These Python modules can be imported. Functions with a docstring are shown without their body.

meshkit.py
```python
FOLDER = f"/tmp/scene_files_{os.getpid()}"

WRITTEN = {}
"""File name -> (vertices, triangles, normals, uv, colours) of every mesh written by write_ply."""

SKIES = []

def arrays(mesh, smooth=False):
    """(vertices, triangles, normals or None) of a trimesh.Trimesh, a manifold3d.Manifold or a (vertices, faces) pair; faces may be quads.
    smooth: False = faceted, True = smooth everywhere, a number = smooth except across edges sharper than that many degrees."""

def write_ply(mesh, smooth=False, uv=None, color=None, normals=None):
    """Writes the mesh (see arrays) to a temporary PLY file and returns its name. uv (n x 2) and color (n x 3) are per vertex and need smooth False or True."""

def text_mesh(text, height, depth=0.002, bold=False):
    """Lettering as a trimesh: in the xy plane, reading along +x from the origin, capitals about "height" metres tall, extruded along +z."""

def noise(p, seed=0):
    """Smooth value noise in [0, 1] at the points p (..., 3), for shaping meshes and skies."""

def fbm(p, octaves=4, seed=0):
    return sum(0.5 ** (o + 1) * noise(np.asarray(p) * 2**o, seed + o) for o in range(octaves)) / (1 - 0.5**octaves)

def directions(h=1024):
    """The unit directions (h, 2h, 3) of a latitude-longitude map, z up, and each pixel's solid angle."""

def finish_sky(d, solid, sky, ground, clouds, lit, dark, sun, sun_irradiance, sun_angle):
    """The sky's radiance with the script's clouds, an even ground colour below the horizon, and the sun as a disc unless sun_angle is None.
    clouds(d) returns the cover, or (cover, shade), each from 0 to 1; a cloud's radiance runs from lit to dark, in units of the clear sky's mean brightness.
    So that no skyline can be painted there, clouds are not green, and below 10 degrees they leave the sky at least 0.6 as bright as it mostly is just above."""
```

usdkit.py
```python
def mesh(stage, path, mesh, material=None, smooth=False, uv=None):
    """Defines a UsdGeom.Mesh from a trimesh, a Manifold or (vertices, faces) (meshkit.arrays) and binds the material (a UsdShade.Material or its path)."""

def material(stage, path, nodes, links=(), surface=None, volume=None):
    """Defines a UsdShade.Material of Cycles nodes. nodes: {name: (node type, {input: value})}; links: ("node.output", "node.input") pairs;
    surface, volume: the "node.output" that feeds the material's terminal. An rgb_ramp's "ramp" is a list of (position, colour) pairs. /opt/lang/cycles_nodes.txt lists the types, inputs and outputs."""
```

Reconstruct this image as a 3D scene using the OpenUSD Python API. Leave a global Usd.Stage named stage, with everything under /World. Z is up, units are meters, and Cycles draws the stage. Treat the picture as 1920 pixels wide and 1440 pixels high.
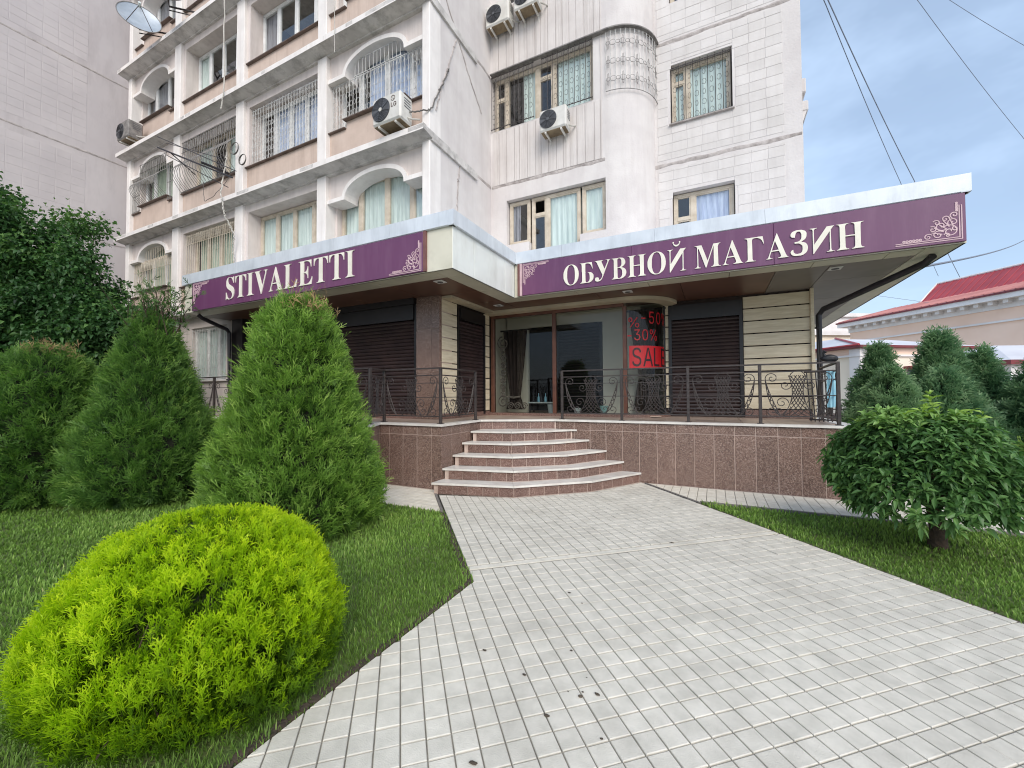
import math, glob, json, numpy as np, trimesh, shapely, usdkit, meshkit
from shapely.geometry import Polygon, LineString, Point, box as sbox
from shapely import affinity
from pxr import Usd, UsdGeom, UsdLux, UsdShade, Gf, Sdf, Vt

stage = Usd.Stage.CreateInMemory()
UsdGeom.SetStageUpAxis(stage, 'Z'); UsdGeom.SetStageMetersPerUnit(stage, 1.0)
UsdGeom.Xform.Define(stage, '/World'); UsdGeom.Scope.Define(stage, '/World/Looks')

# ------------------------------------------------------------------ camera, sky, sun, exposure
CAM_Z, YAW, PITCH, ROLL, FPX = 1.5, .45895, .02628, -.00537, 766.7
EXPOSURE = 0.7
_f = np.array([-math.sin(YAW) * math.cos(PITCH), math.cos(YAW) * math.cos(PITCH), math.sin(PITCH)])
_r0 = np.array([math.cos(YAW), math.sin(YAW), 0.0]); _u0 = np.cross(_r0, _f)
_r = math.cos(ROLL) * _r0 + math.sin(ROLL) * _u0; _u = -math.sin(ROLL) * _r0 + math.cos(ROLL) * _u0
cam = UsdGeom.Camera.Define(stage, '/World/camera')
cam.CreateHorizontalApertureAttr(36.0); cam.CreateVerticalApertureAttr(27.0)
cam.CreateFocalLengthAttr(36.0 * FPX / 1920); cam.CreateExposureAttr(EXPOSURE)
m4 = Gf.Matrix4d(1.0)
for i, row in enumerate((_r, _u, -_f, (0, 0, CAM_Z))):
    for j in range(3): m4[i, j] = float(row[j])
cam.AddTransformOp().Set(m4)

SUN_DIR = np.array([.50, -.66, .62]); SUN_DIR /= np.linalg.norm(SUN_DIR)
sun = UsdLux.DistantLight.Define(stage, '/World/sun')
sun.CreateIntensityAttr(.40); sun.CreateAngleAttr(38.0); sun.CreateNormalizeAttr(True); sun.CreateColorAttr(Gf.Vec3f(1, .93, .845))
zax = SUN_DIR; xax = np.cross([0, 0, 1.0], zax); xax /= np.linalg.norm(xax); yax = np.cross(zax, xax)
ms = Gf.Matrix4d(1.0)
for i, row in enumerate((xax, yax, zax)):
    for j in range(3): ms[i, j] = float(row[j])
sun.AddTransformOp().Set(ms)
dome = UsdLux.DomeLight.Define(stage, '/World/sky')
dome.CreateIntensityAttr(1.0)
dome.GetPrim().SetCustomDataByKey('kind', 'structure'); dome.GetPrim().SetCustomDataByKey('label', 'pale blue daylight sky with thin soft clouds'); dome.GetPrim().SetCustomDataByKey('category', 'sky')
sky = usdkit.material(stage, '/World/Looks/sky_air', {
    'sky': ('sky_texture', {'sky_type': 'single_scattering', 'sun_disc': False, 'sun_elevation': float(math.asin(SUN_DIR[2])), 'sun_rotation': float(math.atan2(SUN_DIR[0], SUN_DIR[1])), 'air_density': 1.0, 'aerosol_density': 1.6, 'ozone_density': 1.0}),
    'tc': ('texture_coordinate', {}),
    'mp': ('mapping', {'scale': (1.0, 1.0, 2.4), 'location': (.35, .1, .2)}),
    'n': ('noise_texture', {'scale': 1.7, 'detail': 6.0, 'roughness': .55, 'distortion': .25}),
    'rp': ('rgb_ramp', {'ramp': [(0.0, (.22, .22, .22)), (.42, (.38, .38, .38)), (.58, (.66, .66, .66)), (.75, (.9, .9, .9))]}),
    'mx': ('mix', {'mix_type': 'mix', 'color2': (5.3, 6.8, 8.9)}),
    'bg': ('background_shader', {'strength': .1})},
    [('tc.generated', 'mp.vector'), ('mp.vector', 'n.vector'), ('n.fac', 'rp.fac'), ('rp.color', 'mx.fac'), ('sky.color', 'mx.color1'), ('mx.color', 'bg.color')], surface='bg.background')
UsdShade.MaterialBindingAPI.Apply(dome.GetPrim()).Bind(sky)

# ------------------------------------------------------------------ materials
def S(*rgb):
    """sRGB 0-255 to linear"""
    return tuple((c / 12.92 if c <= .04045 else ((c + .055) / 1.055) ** 2.4) for c in (x / 255.0 for x in rgb))
def sc(c, k): return tuple(min(1.0, x * k) for x in c)
M = {}
def pm(name, c1, c2=None, scale=5.0, detail=5.0, rough=.7, bump=0.0, bscale=40.0, stretch=(1, 1, 1), vary=0.0, metal=0.0, spec=.5, grime=None, grime_stretch=(5, 5, .5), coat=0.0, lo=.35, hi=.65, isl=False, speck=None, dots=0.0):
    """plain noise-coloured surface: c1..c2 by noise; vary: brightness by object; grime: (colour, amount) in long streaks; speck: (scale, colour, width)"""
    c2 = c2 or sc(c1, .88)
    N = {'g': ('geometry', {}), 'mp': ('mapping', {'scale': stretch}), 'n': ('noise_texture', {'scale': scale, 'detail': detail, 'roughness': .6}),
         'rp': ('rgb_ramp', {'ramp': [(lo, c1), (hi, c2)]}), 'p': ('principled_bsdf', {'roughness': rough, 'metallic': metal, 'specular_ior_level': spec, 'coat_weight': coat})}
    L = [('g.position', 'mp.vector'), ('mp.vector', 'n.vector'), ('n.fac', 'rp.fac')]
    out = 'rp.color'
    if speck:
        N['v'] = ('voronoi_texture', {'scale': speck[0], 'feature': 'f1'}); L.append(('g.position', 'v.vector'))
        N['vb'] = ('separate_color', {'color_type': 'rgb'}); L.append(('v.color', 'vb.color'))
        N['vr'] = ('rgb_ramp', {'ramp': speck[1]}); L.append(('vb.r', 'vr.fac'))
        N['vm'] = ('mix', {'mix_type': 'mix', 'fac': speck[2]}); L += [(out, 'vm.color1'), ('vr.color', 'vm.color2')]; out = 'vm.color'
    if grime:
        N['gm'] = ('mapping', {'scale': grime_stretch}); N['gn'] = ('noise_texture', {'scale': 1.0, 'detail': 7.0, 'roughness': .68})
        N['gr'] = ('rgb_ramp', {'ramp': [(.47, (0, 0, 0)), (.72, (grime[1],) * 3)]}); N['gx'] = ('mix', {'mix_type': 'mix', 'color2': grime[0]})
        L += [('g.position', 'gm.vector'), ('gm.vector', 'gn.vector'), ('gn.fac', 'gr.fac'), ('gr.color', 'gx.fac'), (out, 'gx.color1')]; out = 'gx.color'
    if vary:
        N['o'] = ('object_info', {}); N['mr'] = ('map_range', {'from_min': 0.0, 'from_max': 1.0, 'to_min': 1 - vary, 'to_max': 1 + vary})
        N['hv'] = ('hsv', {}); L += [(('g.random_per_island' if isl else 'o.random'), 'mr.value'), ('mr.result', 'hv.value'), (out, 'hv.color')]; out = 'hv.color'
    L.append((out, 'p.base_color'))
    if bump:
        N['bn'] = ('noise_texture', {'scale': bscale, 'detail': 4.0}); N['b'] = ('bump', {'strength': bump, 'distance': .02})
        L += [('g.position', 'bn.vector'), ('bn.fac', 'b.height'), ('b.normal', 'p.normal')]
    M[name] = usdkit.material(stage, '/World/Looks/' + name, N, L, surface='p.BSDF')
def glassm(name, tint=(1, 1, 1), ior=.05, gl=(1, 1, 1)):
    M[name] = usdkit.material(stage, '/World/Looks/' + name, {'t': ('transparent_bsdf', {'color': tint}), 'g': ('glossy_bsdf', {'color': gl, 'roughness': .02}), 'lw': ('layer_weight', {'blend': .5}), 'pw': ('math', {'math_type': 'power', 'value2': 4.0}), 'f': ('map_range', {'from_min': 0.0, 'from_max': 1.0, 'to_min': ior, 'to_max': .85}), 'm': ('mix_closure', {})},
        [('lw.facing', 'pw.value1'), ('pw.value', 'f.value'), ('f.result', 'm.fac'), ('t.BSDF', 'm.closure1'), ('g.BSDF', 'm.closure2')], surface='m.closure')
def leafm(name, ramp, rough=.5, trans=.3, attr='tone', sat=1.15):
    """foliage: colour along the primvar tone (new growth against old), part translucent"""
    N = {'a': ('attribute', {'attribute': attr}), 'r': ('rgb_ramp', {'ramp': ramp}), 'p': ('principled_bsdf', {'roughness': rough, 'specular_ior_level': .3}), 'hs': ('hsv', {'saturation': sat, 'value': 1.25}),
         't': ('translucent_bsdf', {}), 'm': ('mix_closure', {'fac': trans})}
    M[name] = usdkit.material(stage, '/World/Looks/' + name, N, [('a.fac', 'r.fac'), ('r.color', 'p.base_color'), ('r.color', 'hs.color'), ('hs.color', 't.color'), ('p.BSDF', 'm.closure1'), ('t.BSDF', 'm.closure2')], surface='m.closure')

pm('plaster_pale', S(213, 208, 205), S(201, 195, 193), 1.6, 6, .85, .25, 30, grime=(S(158, 148, 142), .2))
pm('plaster_ribbed', S(212, 206, 202), S(197, 190, 186), 1.2, 6, .85, .3, 45, grime=(S(126, 114, 106), .42), grime_stretch=(9, 9, .35))
pm('plaster_seam', S(190, 182, 178), S(150, 142, 138), 7, 6, .9, .6, 40)
pm('plaster_tile', S(212, 207, 204), S(203, 198, 194), 2.0, 5, .8, .15, 60, vary=.045, grime=(S(160, 152, 147), .2), grime_stretch=(7, 7, .5))
pm('loggia_white', S(232, 227, 223), S(221, 216, 212), 2.2, 5, .8, .15, 40, grime=(S(158, 146, 138), .22), grime_stretch=(6, 6, .6))
pm('loggia_panel', S(216, 206, 201), S(206, 196, 190), 1.7, 5, .85, .2, 35, grime=(S(150, 138, 132), .35))
pm('peach_plaster', S(200, 181, 168), S(187, 168, 155), 1.9, 5, .85, .2, 35, grime=(S(150, 130, 116), .4))
pm('slab_concrete', S(214, 210, 206), S(190, 186, 182), 2.6, 6, .85, .3, 40, grime=(S(108, 102, 98), .6), grime_stretch=(4, 4, 4))
pm('sill_dark', S(112, 96, 88), S(84, 72, 66), 6, 4, .6)
pm('neighbor_wall', S(198, 191, 190), S(187, 180, 180), .5, 6, .88, .2, 30, grime=(S(146, 138, 138), .4), grime_stretch=(2, 2, .5))
pm('neighbor_tile', S(200, 193, 192), S(189, 182, 182), .8, 6, .85, .15, 40, vary=.03, isl=True)
pm('frame_white', S(226, 226, 224), S(206, 206, 204), 4, 4, .45)
pm('frame_cream', S(206, 195, 178), S(182, 169, 150), 5, 5, .6, .1, 60)
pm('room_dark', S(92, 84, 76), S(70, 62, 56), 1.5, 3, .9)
pm('curtain_teal', S(216, 226, 221), S(186, 199, 194), 3.0, 4, .9, stretch=(6, 6, .5))
pm('curtain_blue', S(206, 216, 236), S(160, 170, 198), 3.0, 4, .9, stretch=(6, 6, .5))
pm('curtain_green', S(190, 202, 182), S(144, 160, 140), 3.0, 4, .9, stretch=(6, 6, .5))
pm('curtain_grey', S(150, 150, 158), S(104, 104, 112), 3.0, 4, .9, stretch=(6, 6, .5))
pm('curtain_brown', S(76, 60, 54), S(46, 36, 33), 4.0, 4, .85, stretch=(8, 8, .6))
pm('curtain_lace', S(150, 138, 128), S(110, 100, 94), 8.0, 4, .8)
pm('iron_white', S(205, 205, 202), S(170, 168, 164), 9, 4, .55)
pm('iron_grey', S(138, 134, 130), S(104, 100, 98), 9, 4, .6)
pm('iron_dark', S(64, 56, 53), S(44, 38, 37), 14, 4, .5, .1, 80)
pm('cladding_white', S(226, 229, 224), S(212, 215, 211), .9, 5, .32, vary=.02, grime=(S(172, 170, 158), .35), grime_stretch=(3, 3, 1))
pm('cladding_cream', S(212, 208, 190), S(194, 190, 172), .9, 5, .35, vary=.03, grime=(S(150, 146, 130), .3), grime_stretch=(3, 3, 3))
pm('cap_metal', S(214, 220, 226), S(192, 199, 206), 1.3, 6, .38, metal=.15, grime=(S(160, 166, 172), .4), grime_stretch=(6, 6, 1))
pm('soffit_brown', S(112, 80, 67), S(93, 66, 56), 1.1, 5, .35, vary=.05)
pm('soffit_grey', S(128, 120, 116), S(108, 102, 99), 1.1, 5, .4, vary=.05)
pm('sign_purple', S(104, 58, 94), S(94, 52, 87), .5, 5, .40, .03, 12, grime=(S(128, 92, 118), .3), grime_stretch=(7, 7, .8))
pm('sign_cream', S(232, 228, 214), S(218, 213, 199), 3, 4, .5)
pm('sign_pink', S(206, 178, 182), S(186, 156, 162), 6, 4, .5)
pm('sign_trim_brown', S(124, 84, 78), S(104, 68, 64), 6, 4, .5)
gr_ramp = [(0.0, S(72, 54, 48)), (.35, S(112, 88, 78)), (.65, S(138, 112, 100)), (.9, S(176, 154, 142)), (1.0, S(62, 50, 46))]
pm('granite', S(116, 93, 82), S(95, 76, 67), 2.0, 4, .30, speck=(95.0, gr_ramp, .62), vary=.10)
pm('granite_red', S(114, 84, 76), S(93, 68, 62), 2.0, 4, .32, speck=(110.0, gr_ramp, .5), vary=.12)
pm('grout', S(196, 176, 164), S(172, 152, 140), 6, 4, .9)
pm('marble', S(215, 211, 203), S(194, 189, 181), 3.2, 7, .35, lo=.4, hi=.72, vary=.03, grime=(S(160, 146, 138), .4), grime_stretch=(4, 4, 4))
pm('floor_tile', S(184, 164, 148), S(160, 140, 126), 3.0, 5, .35, vary=.06)
pm('travertine', S(218, 206, 180), S(200, 186, 158), 3.0, 6, .6, .2, 50, stretch=(1, 1, 9), vary=.03)
pm('groove_dark', S(58, 44, 38), S(44, 34, 30), 5, 3, .8)
pm('shutter_brown', S(56, 41, 39), S(42, 31, 31), 3, 4, .42, vary=.05)
pm('lintel_black', S(26, 22, 23), S(18, 15, 16), 3, 4, .4)
pm('post_brown', S(104, 66, 50), S(84, 52, 40), 5, 4, .4)
pm('trim_cream', S(198, 186, 160), S(174, 162, 138), 2, 5, .6)
pm('interior_cream', S(238, 232, 216), S(226, 220, 204), 1.3, 4, .8)
pm('sale_red', S(196, 14, 26), S(178, 10, 22), 3, 3, .45)
pm('sale_dark', S(48, 8, 14), S(40, 6, 12), 3, 3, .5)
pm('pot_white', S(214, 222, 220), S(190, 198, 196), 7, 3, .45)
pm('pot_mint', S(170, 208, 204), S(150, 190, 186), 7, 3, .45)
pm('soil', S(88, 76, 62), S(58, 50, 42), 9, 6, .95, .6, 60)
pm('turf', S(74, 96, 42), S(96, 106, 58), 5, 6, .95, .6, 80)
pm('far_ground', S(172, 166, 154), S(150, 144, 130), .6, 6, .95)
pm('path_joint', S(146, 141, 131), S(120, 116, 107), 8, 5, .95, .4, 90)
pave = [(0.0, S(196, 198, 192)), (1.0, S(196, 198, 192))]
pm('paver', S(217, 211, 198), S(200, 195, 182), 9, 7, .72, .22, 150, vary=.055, grime=(S(160, 154, 142), .5), grime_stretch=(1.5, 1.5, 1.5))
pm('paver_many', S(217, 211, 198), S(200, 195, 182), 9, 7, .72, .22, 150, vary=.055, isl=True, grime=(S(160, 154, 142), .5), grime_stretch=(1.5, 1.5, 1.5))
pm('paver_walk', S(224, 217, 202), S(206, 198, 182), 7, 6, .75, .2, 120, vary=.05, isl=True)
pm('kerb_stone', S(128, 122, 116), S(102, 97, 92), 8, 5, .9, .4, 80)
pm('ac_white', S(214, 212, 206), S(196, 193, 186), 4, 5, .45, grime=(S(150, 140, 126), .3), grime_stretch=(6, 6, 1))
pm('ac_grille', S(96, 98, 102), S(76, 78, 82), 6, 3, .55)
pm('ac_pan', S(134, 118, 92), S(104, 88, 66), 6, 4, .6)
pm('dish_metal', S(176, 186, 196), S(156, 166, 176), 3, 4, .4, metal=.2)
pm('cable_pale', S(196, 192, 184), S(170, 166, 158), 6, 3, .7)
pm('cable_grey', S(124, 132, 146), S(104, 112, 126), 6, 3, .7)
pm('cable_wall', S(112, 108, 104), S(90, 86, 83), 6, 3, .7)
pm('pipe_dark', S(44, 42, 46), S(34, 32, 36), 5, 3, .42)
pm('bark', S(84, 68, 54), S(54, 44, 36), 14, 6, .95, .8, 40)
pm('dead_twig', S(172, 144, 104), S(140, 112, 78), 9, 4, .9)
pm('roof_red', S(172, 58, 64), S(150, 46, 54), .5, 5, .5)
pm('roof_dusty', S(184, 126, 120), S(162, 104, 100), .4, 5, .6, stretch=(1, 1, 1))
pm('roof_white', S(216, 214, 216), S(198, 196, 200), .5, 5, .5)
pm('pink_wall', S(238, 208, 188), S(228, 196, 174), .3, 5, .85)
pm('cream_wall', S(236, 224, 206), S(226, 212, 192), .3, 5, .85)
pm('white_trim', S(226, 222, 220), S(212, 207, 204), .6, 4, .7)
pm('maroon_trim', S(120, 48, 52), S(100, 38, 44), .8, 4, .5)
pm('tarp_blue', S(150, 198, 214), S(126, 176, 196), 3, 4, .6)
pm('bag_black', S(34, 34, 38), S(24, 24, 27), 8, 4, .5)
pm('litter', S(84, 74, 62), S(58, 50, 42), 9, 3, .9)
glassm('window_glass', (.94, .965, .96), .10)
glassm('shop_glass', (.60, .63, .62), .022)

# ------------------------------------------------------------------ prim helpers
USED, ORG = {}, {}
def free(parent, name):
    k = USED.get((parent, name), 0); USED[(parent, name)] = k + 1
    return f'{parent}/{name}' if k == 0 else f'{parent}/{name}_{k:03d}'
def setd(prim, label=None, cat=None, group=None, kind=None):
    for k, v in (('label', label), ('category', cat), ('group', group), ('kind', kind)):
        if v: prim.SetCustomDataByKey(k, v)
def pth(p): return '/World' if p is None else (p if isinstance(p, str) else str(p.GetPath()))
def thing(name, label, cat, loc=(0, 0, 0), group=None, kind=None):
    path = free('/World', name); x = UsdGeom.Xform.Define(stage, path); x.AddTranslateOp().Set(Gf.Vec3d(*map(float, loc)))
    ORG[path] = np.array(loc, float); setd(x.GetPrim(), label, cat, group, kind)
    return x.GetPrim()
def org(path):
    while path not in ORG and path.count('/') > 1: path = path.rpartition('/')[0]
    return ORG.get(path, np.zeros(3))
def put(name, vf, mat, parent=None, smooth=False, label=None, cat=None, group=None, kind=None, tone=None):
    pp = pth(parent); path = free(pp, name)
    v, f = (np.asarray(vf.vertices), np.asarray(vf.faces)) if hasattr(vf, 'vertices') else vf
    v = np.asarray(v, float) - org(pp)
    m = usdkit.mesh(stage, path, (v, np.asarray(f, int)), M[mat], smooth=smooth)
    if tone is not None:
        UsdGeom.PrimvarsAPI(m).CreatePrimvar('tone', Sdf.ValueTypeNames.FloatArray, 'vertex').Set(Vt.FloatArray.FromNumpy(np.asarray(tone, np.float32)))
    setd(m.GetPrim(), label, cat, group, kind)
    return m.GetPrim()
def copy_of(src, name, loc, label, cat, group=None):
    path = free('/World', name); x = UsdGeom.Xform.Define(stage, path); x.GetPrim().GetReferences().AddInternalReference(src.GetPath())
    x.GetPrim().SetInstanceable(True); x.ClearXformOpOrder() if False else None
    op = x.GetPrim().GetAttribute('xformOp:translate'); op.Set(Gf.Vec3d(*map(float, loc)))
    setd(x.GetPrim(), label, cat, group); return x.GetPrim()

BOXF = np.array([[0, 3, 2, 1], [4, 5, 6, 7], [0, 1, 5, 4], [1, 2, 6, 5], [2, 3, 7, 6], [3, 0, 4, 7]])
class MB:
    def __init__(s): s.v, s.f, s.n = [], [], 0
    def add(s, v, f):
        v = np.asarray(v, float); f = np.asarray(f, int)
        if f.shape[1] == 4: f = np.vstack([f[:, [0, 1, 2]], f[:, [0, 2, 3]]])
        s.v.append(v); s.f.append(f + s.n); s.n += len(v); return s
    def box(s, x0, x1, y0, y1, z0, z1):
        return s.add([(x0, y0, z0), (x1, y0, z0), (x1, y1, z0), (x0, y1, z0), (x0, y0, z1), (x1, y0, z1), (x1, y1, z1), (x0, y1, z1)], BOXF)
    def cbox(s, x0, x1, y0, y1, z0, z1, c=.01):
        """box with chamfered edges (hull)"""
        lo = np.array([x0, y0, z0], float); hi = np.array([x1, y1, z1], float); P = []
        for i in (0, 1):
            for j in (0, 1):
                for k in (0, 1):
                    b = np.where([i, j, k], hi, lo); d = np.where([i, j, k], -c, c)
                    for a in range(3):
                        q = b + d; q[a] = b[a]; P.append(q)
        h = trimesh.Trimesh(np.array(P), process=False).convex_hull
        return s.add(h.vertices, h.faces)
    def hull(s, P):
        h = trimesh.Trimesh(np.asarray(P, float), process=False).convex_hull; return s.add(h.vertices, h.faces)
    def tube(s, pts, r, n=6, cap=True):
        v, f = tube(pts, r, n, cap); return s.add(v, f)
    def mesh(s, t): return s.add(t.vertices, t.faces)
    def get(s): return np.vstack(s.v), np.vstack(s.f)
    def put(s, name, mat, parent=None, **k): return put(name, s.get(), mat, parent, **k)
def tube(pts, r, n=6, cap=True):
    pts = np.asarray(pts, float); r = np.broadcast_to(np.asarray(r, float), (len(pts),))
    t = np.gradient(pts, axis=0); t /= np.maximum(np.linalg.norm(t, axis=1, keepdims=True), 1e-9)
    up = np.array([0, 0, 1.0]) if abs(t[:, 2]).mean() < .8 else np.array([1.0, 0, 0])
    a = np.cross(t, up); a /= np.maximum(np.linalg.norm(a, axis=1, keepdims=True), 1e-9); b = np.cross(a, t)
    ph = np.arange(n) / n * 2 * np.pi
    v = (pts[:, None] + r[:, None, None] * (np.cos(ph)[None, :, None] * a[:, None] + np.sin(ph)[None, :, None] * b[:, None])).reshape(-1, 3)
    i = np.arange(len(pts) - 1)[:, None] * n; k = np.arange(n)[None]; k2 = (k + 1) % n
    f = np.stack([i + k, i + k2, i + n + k2, i + n + k], -1).reshape(-1, 4); f = np.vstack([f[:, [0, 1, 2]], f[:, [0, 2, 3]]])
    if cap:
        c0, c1 = len(v), len(v) + 1; v = np.vstack([v, pts[:1], pts[-1:]]); k = np.arange(n); e = (len(pts) - 1) * n
        f = np.vstack([f, np.stack([np.full(n, c0), (k + 1) % n, k], 1), np.stack([np.full(n, c1), e + k, e + (k + 1) % n], 1)])
    return v, f
def ext(poly, h):
    parts = [trimesh.creation.extrude_polygon(g, h, engine='earcut') for g in getattr(poly, 'geoms', [poly]) if g.area > 1e-7]
    return trimesh.util.concatenate(parts)
def wall_xz(poly, y, th):
    """polygon in (x, z) extruded from y to y+th"""
    m = ext(poly, th); v = m.vertices.copy(); v = np.stack([v[:, 0], y + v[:, 2], v[:, 1]], 1)
    return v, m.faces[:, ::-1]
def wall_yz(poly, x, th):
    m = ext(poly, th); v = m.vertices.copy(); v = np.stack([x - v[:, 2], v[:, 0], v[:, 1]], 1)
    return v, m.faces[:, ::-1]
def slab_xy(poly, z, th):
    m = ext(poly, th); v = m.vertices.copy(); v[:, 2] += z; return v, m.faces
def tile_on(poly2, to3, depth=.012, ch=.004):
    """a convex tile: outline poly2 (n,2); to3(p2, h) gives the point at height h over the face; h=0 is its proud face"""
    p = np.asarray(poly2, float); c = p.mean(0); n = len(p)
    d = p - c; L = np.linalg.norm(d, axis=1, keepdims=True); q = c + d * (1 - 1.4 * ch / np.maximum(L, .01))
    v = np.vstack([to3(p, -depth), to3(p, -ch * .7), to3(q, 0.0)]); k = np.arange(n); k2 = (k + 1) % n; F = []
    for a in (0, n): F += [np.stack([a + k, a + k2, a + n + k2], 1), np.stack([a + k, a + n + k2, a + n + k], 1)]
    F.append(np.stack([np.full(n - 2, 2 * n), 2 * n + np.arange(1, n - 1), 2 * n + np.arange(2, n)], 1))
    return v, np.vstack(F)
def project(P):
    d = np.asarray(P, float) - [0, 0, CAM_Z]; w = d @ _f
    return np.stack([960 + FPX * (d @ _r) / w, 720 - FPX * (d @ _u) / w, w], -1)
# ------------------------------------------------------------------ ground, paths
put('ground', ([(-160, -60, -.09), (160, -60, -.09), (160, 220, -.09), (-160, 220, -.09)], [[0, 1, 2], [0, 2, 3]]), 'far_ground', kind='structure', label='bare pale ground reaching away around the buildings')
AN = math.radians(-48.5); eA = np.array([math.cos(AN), math.sin(AN)]); eB = np.array([-eA[1], eA[0]])
KL0, KL1, KL2 = (-3.80, 5.13), (-1.76, 2.85), (-1.79, -2.2)
KR0, KR1 = (-1.09, 7.19), (7.02, -2.2)
steps_outline = [(-3.77, 5.06), (-2.64, 5.385), (-1.715, 6.22), (-1.157, 7.21)]
path_poly = Polygon([KL0, KL1, KL2, KR1, KR0, (-1.157, 7.25), (-3.77, 7.25)])
path = thing('path', 'broad path of small square pale grey pavers leading to the steps', 'path', (0, 0, 0), kind='structure')
put('mortar_bed', slab_xy(path_poly, -.03, .021), 'path_joint', path)
SEAM0 = np.array([-1.25, 3.70]); seam_a = SEAM0 @ eA
RNG = np.random.default_rng(7)
def lay(poly, origin, ea, eb, pitch, joint, seam=None):
    """square pavers over a region, cut at its edges: list of (outline, whole)"""
    ring = np.array(poly.exterior.coords) - origin; A, B = ring @ ea, ring @ eb; out = []
    prep = poly.buffer(-.001); shapely.prepare(prep)
    ia = np.arange(math.floor(A.min() / pitch), math.ceil(A.max() / pitch)); ib = np.arange(math.floor(B.min() / pitch), math.ceil(B.max() / pitch))
    h = joint / 2
    for i in ia:
        for j in ib:
            a0, a1, b0, b1 = i * pitch + h, (i + 1) * pitch - h, j * pitch + h, (j + 1) * pitch - h
            if seam is not None and a0 < seam + .075 and a1 > seam:
                if a1 > seam + .075 + .02: a0 = seam + .079
                elif a0 < seam - .02: a1 = seam - .004
                else: continue
            q = np.array([origin + a * ea + b * eb for a, b in ((a0, b0), (a1, b0), (a1, b1), (a0, b1))])
            P = Polygon(q)
            if prep.contains(P): out.append(q)
            elif prep.intersects(P):
                g = prep.intersection(P)
                if g.geom_type == 'Polygon' and g.area > .0004: out.append(np.array(shapely.geometry.polygon.orient(g).exterior.coords)[:-1])
    return out
visible_path = path_poly.difference(Polygon(steps_outline + [(-1.157, 7.5), (-3.77, 7.5)]).buffer(.01))
visible_path = max(getattr(visible_path, 'geoms', [visible_path]), key=lambda g: g.area)
pavers = lay(visible_path, np.zeros(2), eA, eB, .1095, .0068, seam_a)
def to_ground(tilt, dz):
    return lambda p, h: np.column_stack([p, (dz + h) + (p - p.mean(0)) @ tilt])
made = []
for q in pavers:
    q = q if Polygon(q).exterior.is_ccw else q[::-1]
    made.append((q, tile_on(q, to_ground(RNG.normal(0, .006, 2), RNG.normal(0, .0009)), .016, .0034)))
cen = np.array([q.mean(0) for q, _ in made]); px = project(np.column_stack([cen, np.zeros(len(cen))]))
inside = (px[:, 0] > -20) & (px[:, 0] < 1940) & (px[:, 1] < 1450) & (px[:, 2] > .3)
order = sorted([i for i in range(len(made)) if inside[i]], key=lambda i: px[i, 2]); near = set(order[:300])
for i in order[:300]: put('paver', made[i][1], 'paver', path)
rest = MB()
for i in range(len(made)):
    if i not in near: rest.add(*made[i][1])
rest.put('paver', 'paver_many', path, kind='stuff')
sb = SEAM0 @ eB
seam_line = LineString([seam_a * eA + t * eB for t in (sb - 3, sb + 6)]).intersection(visible_path)
sm = np.array(seam_line.coords); w = eA * .071
q = np.vstack([sm[0] + eA * .006, sm[1] + eA * .006, sm[1] + w, sm[0] + w]); q = q if Polygon(q).exterior.is_ccw else q[::-1]
put('drain_strip', tile_on(q, to_ground(np.zeros(2), -.001), .016, .004), 'paver', path)
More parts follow.
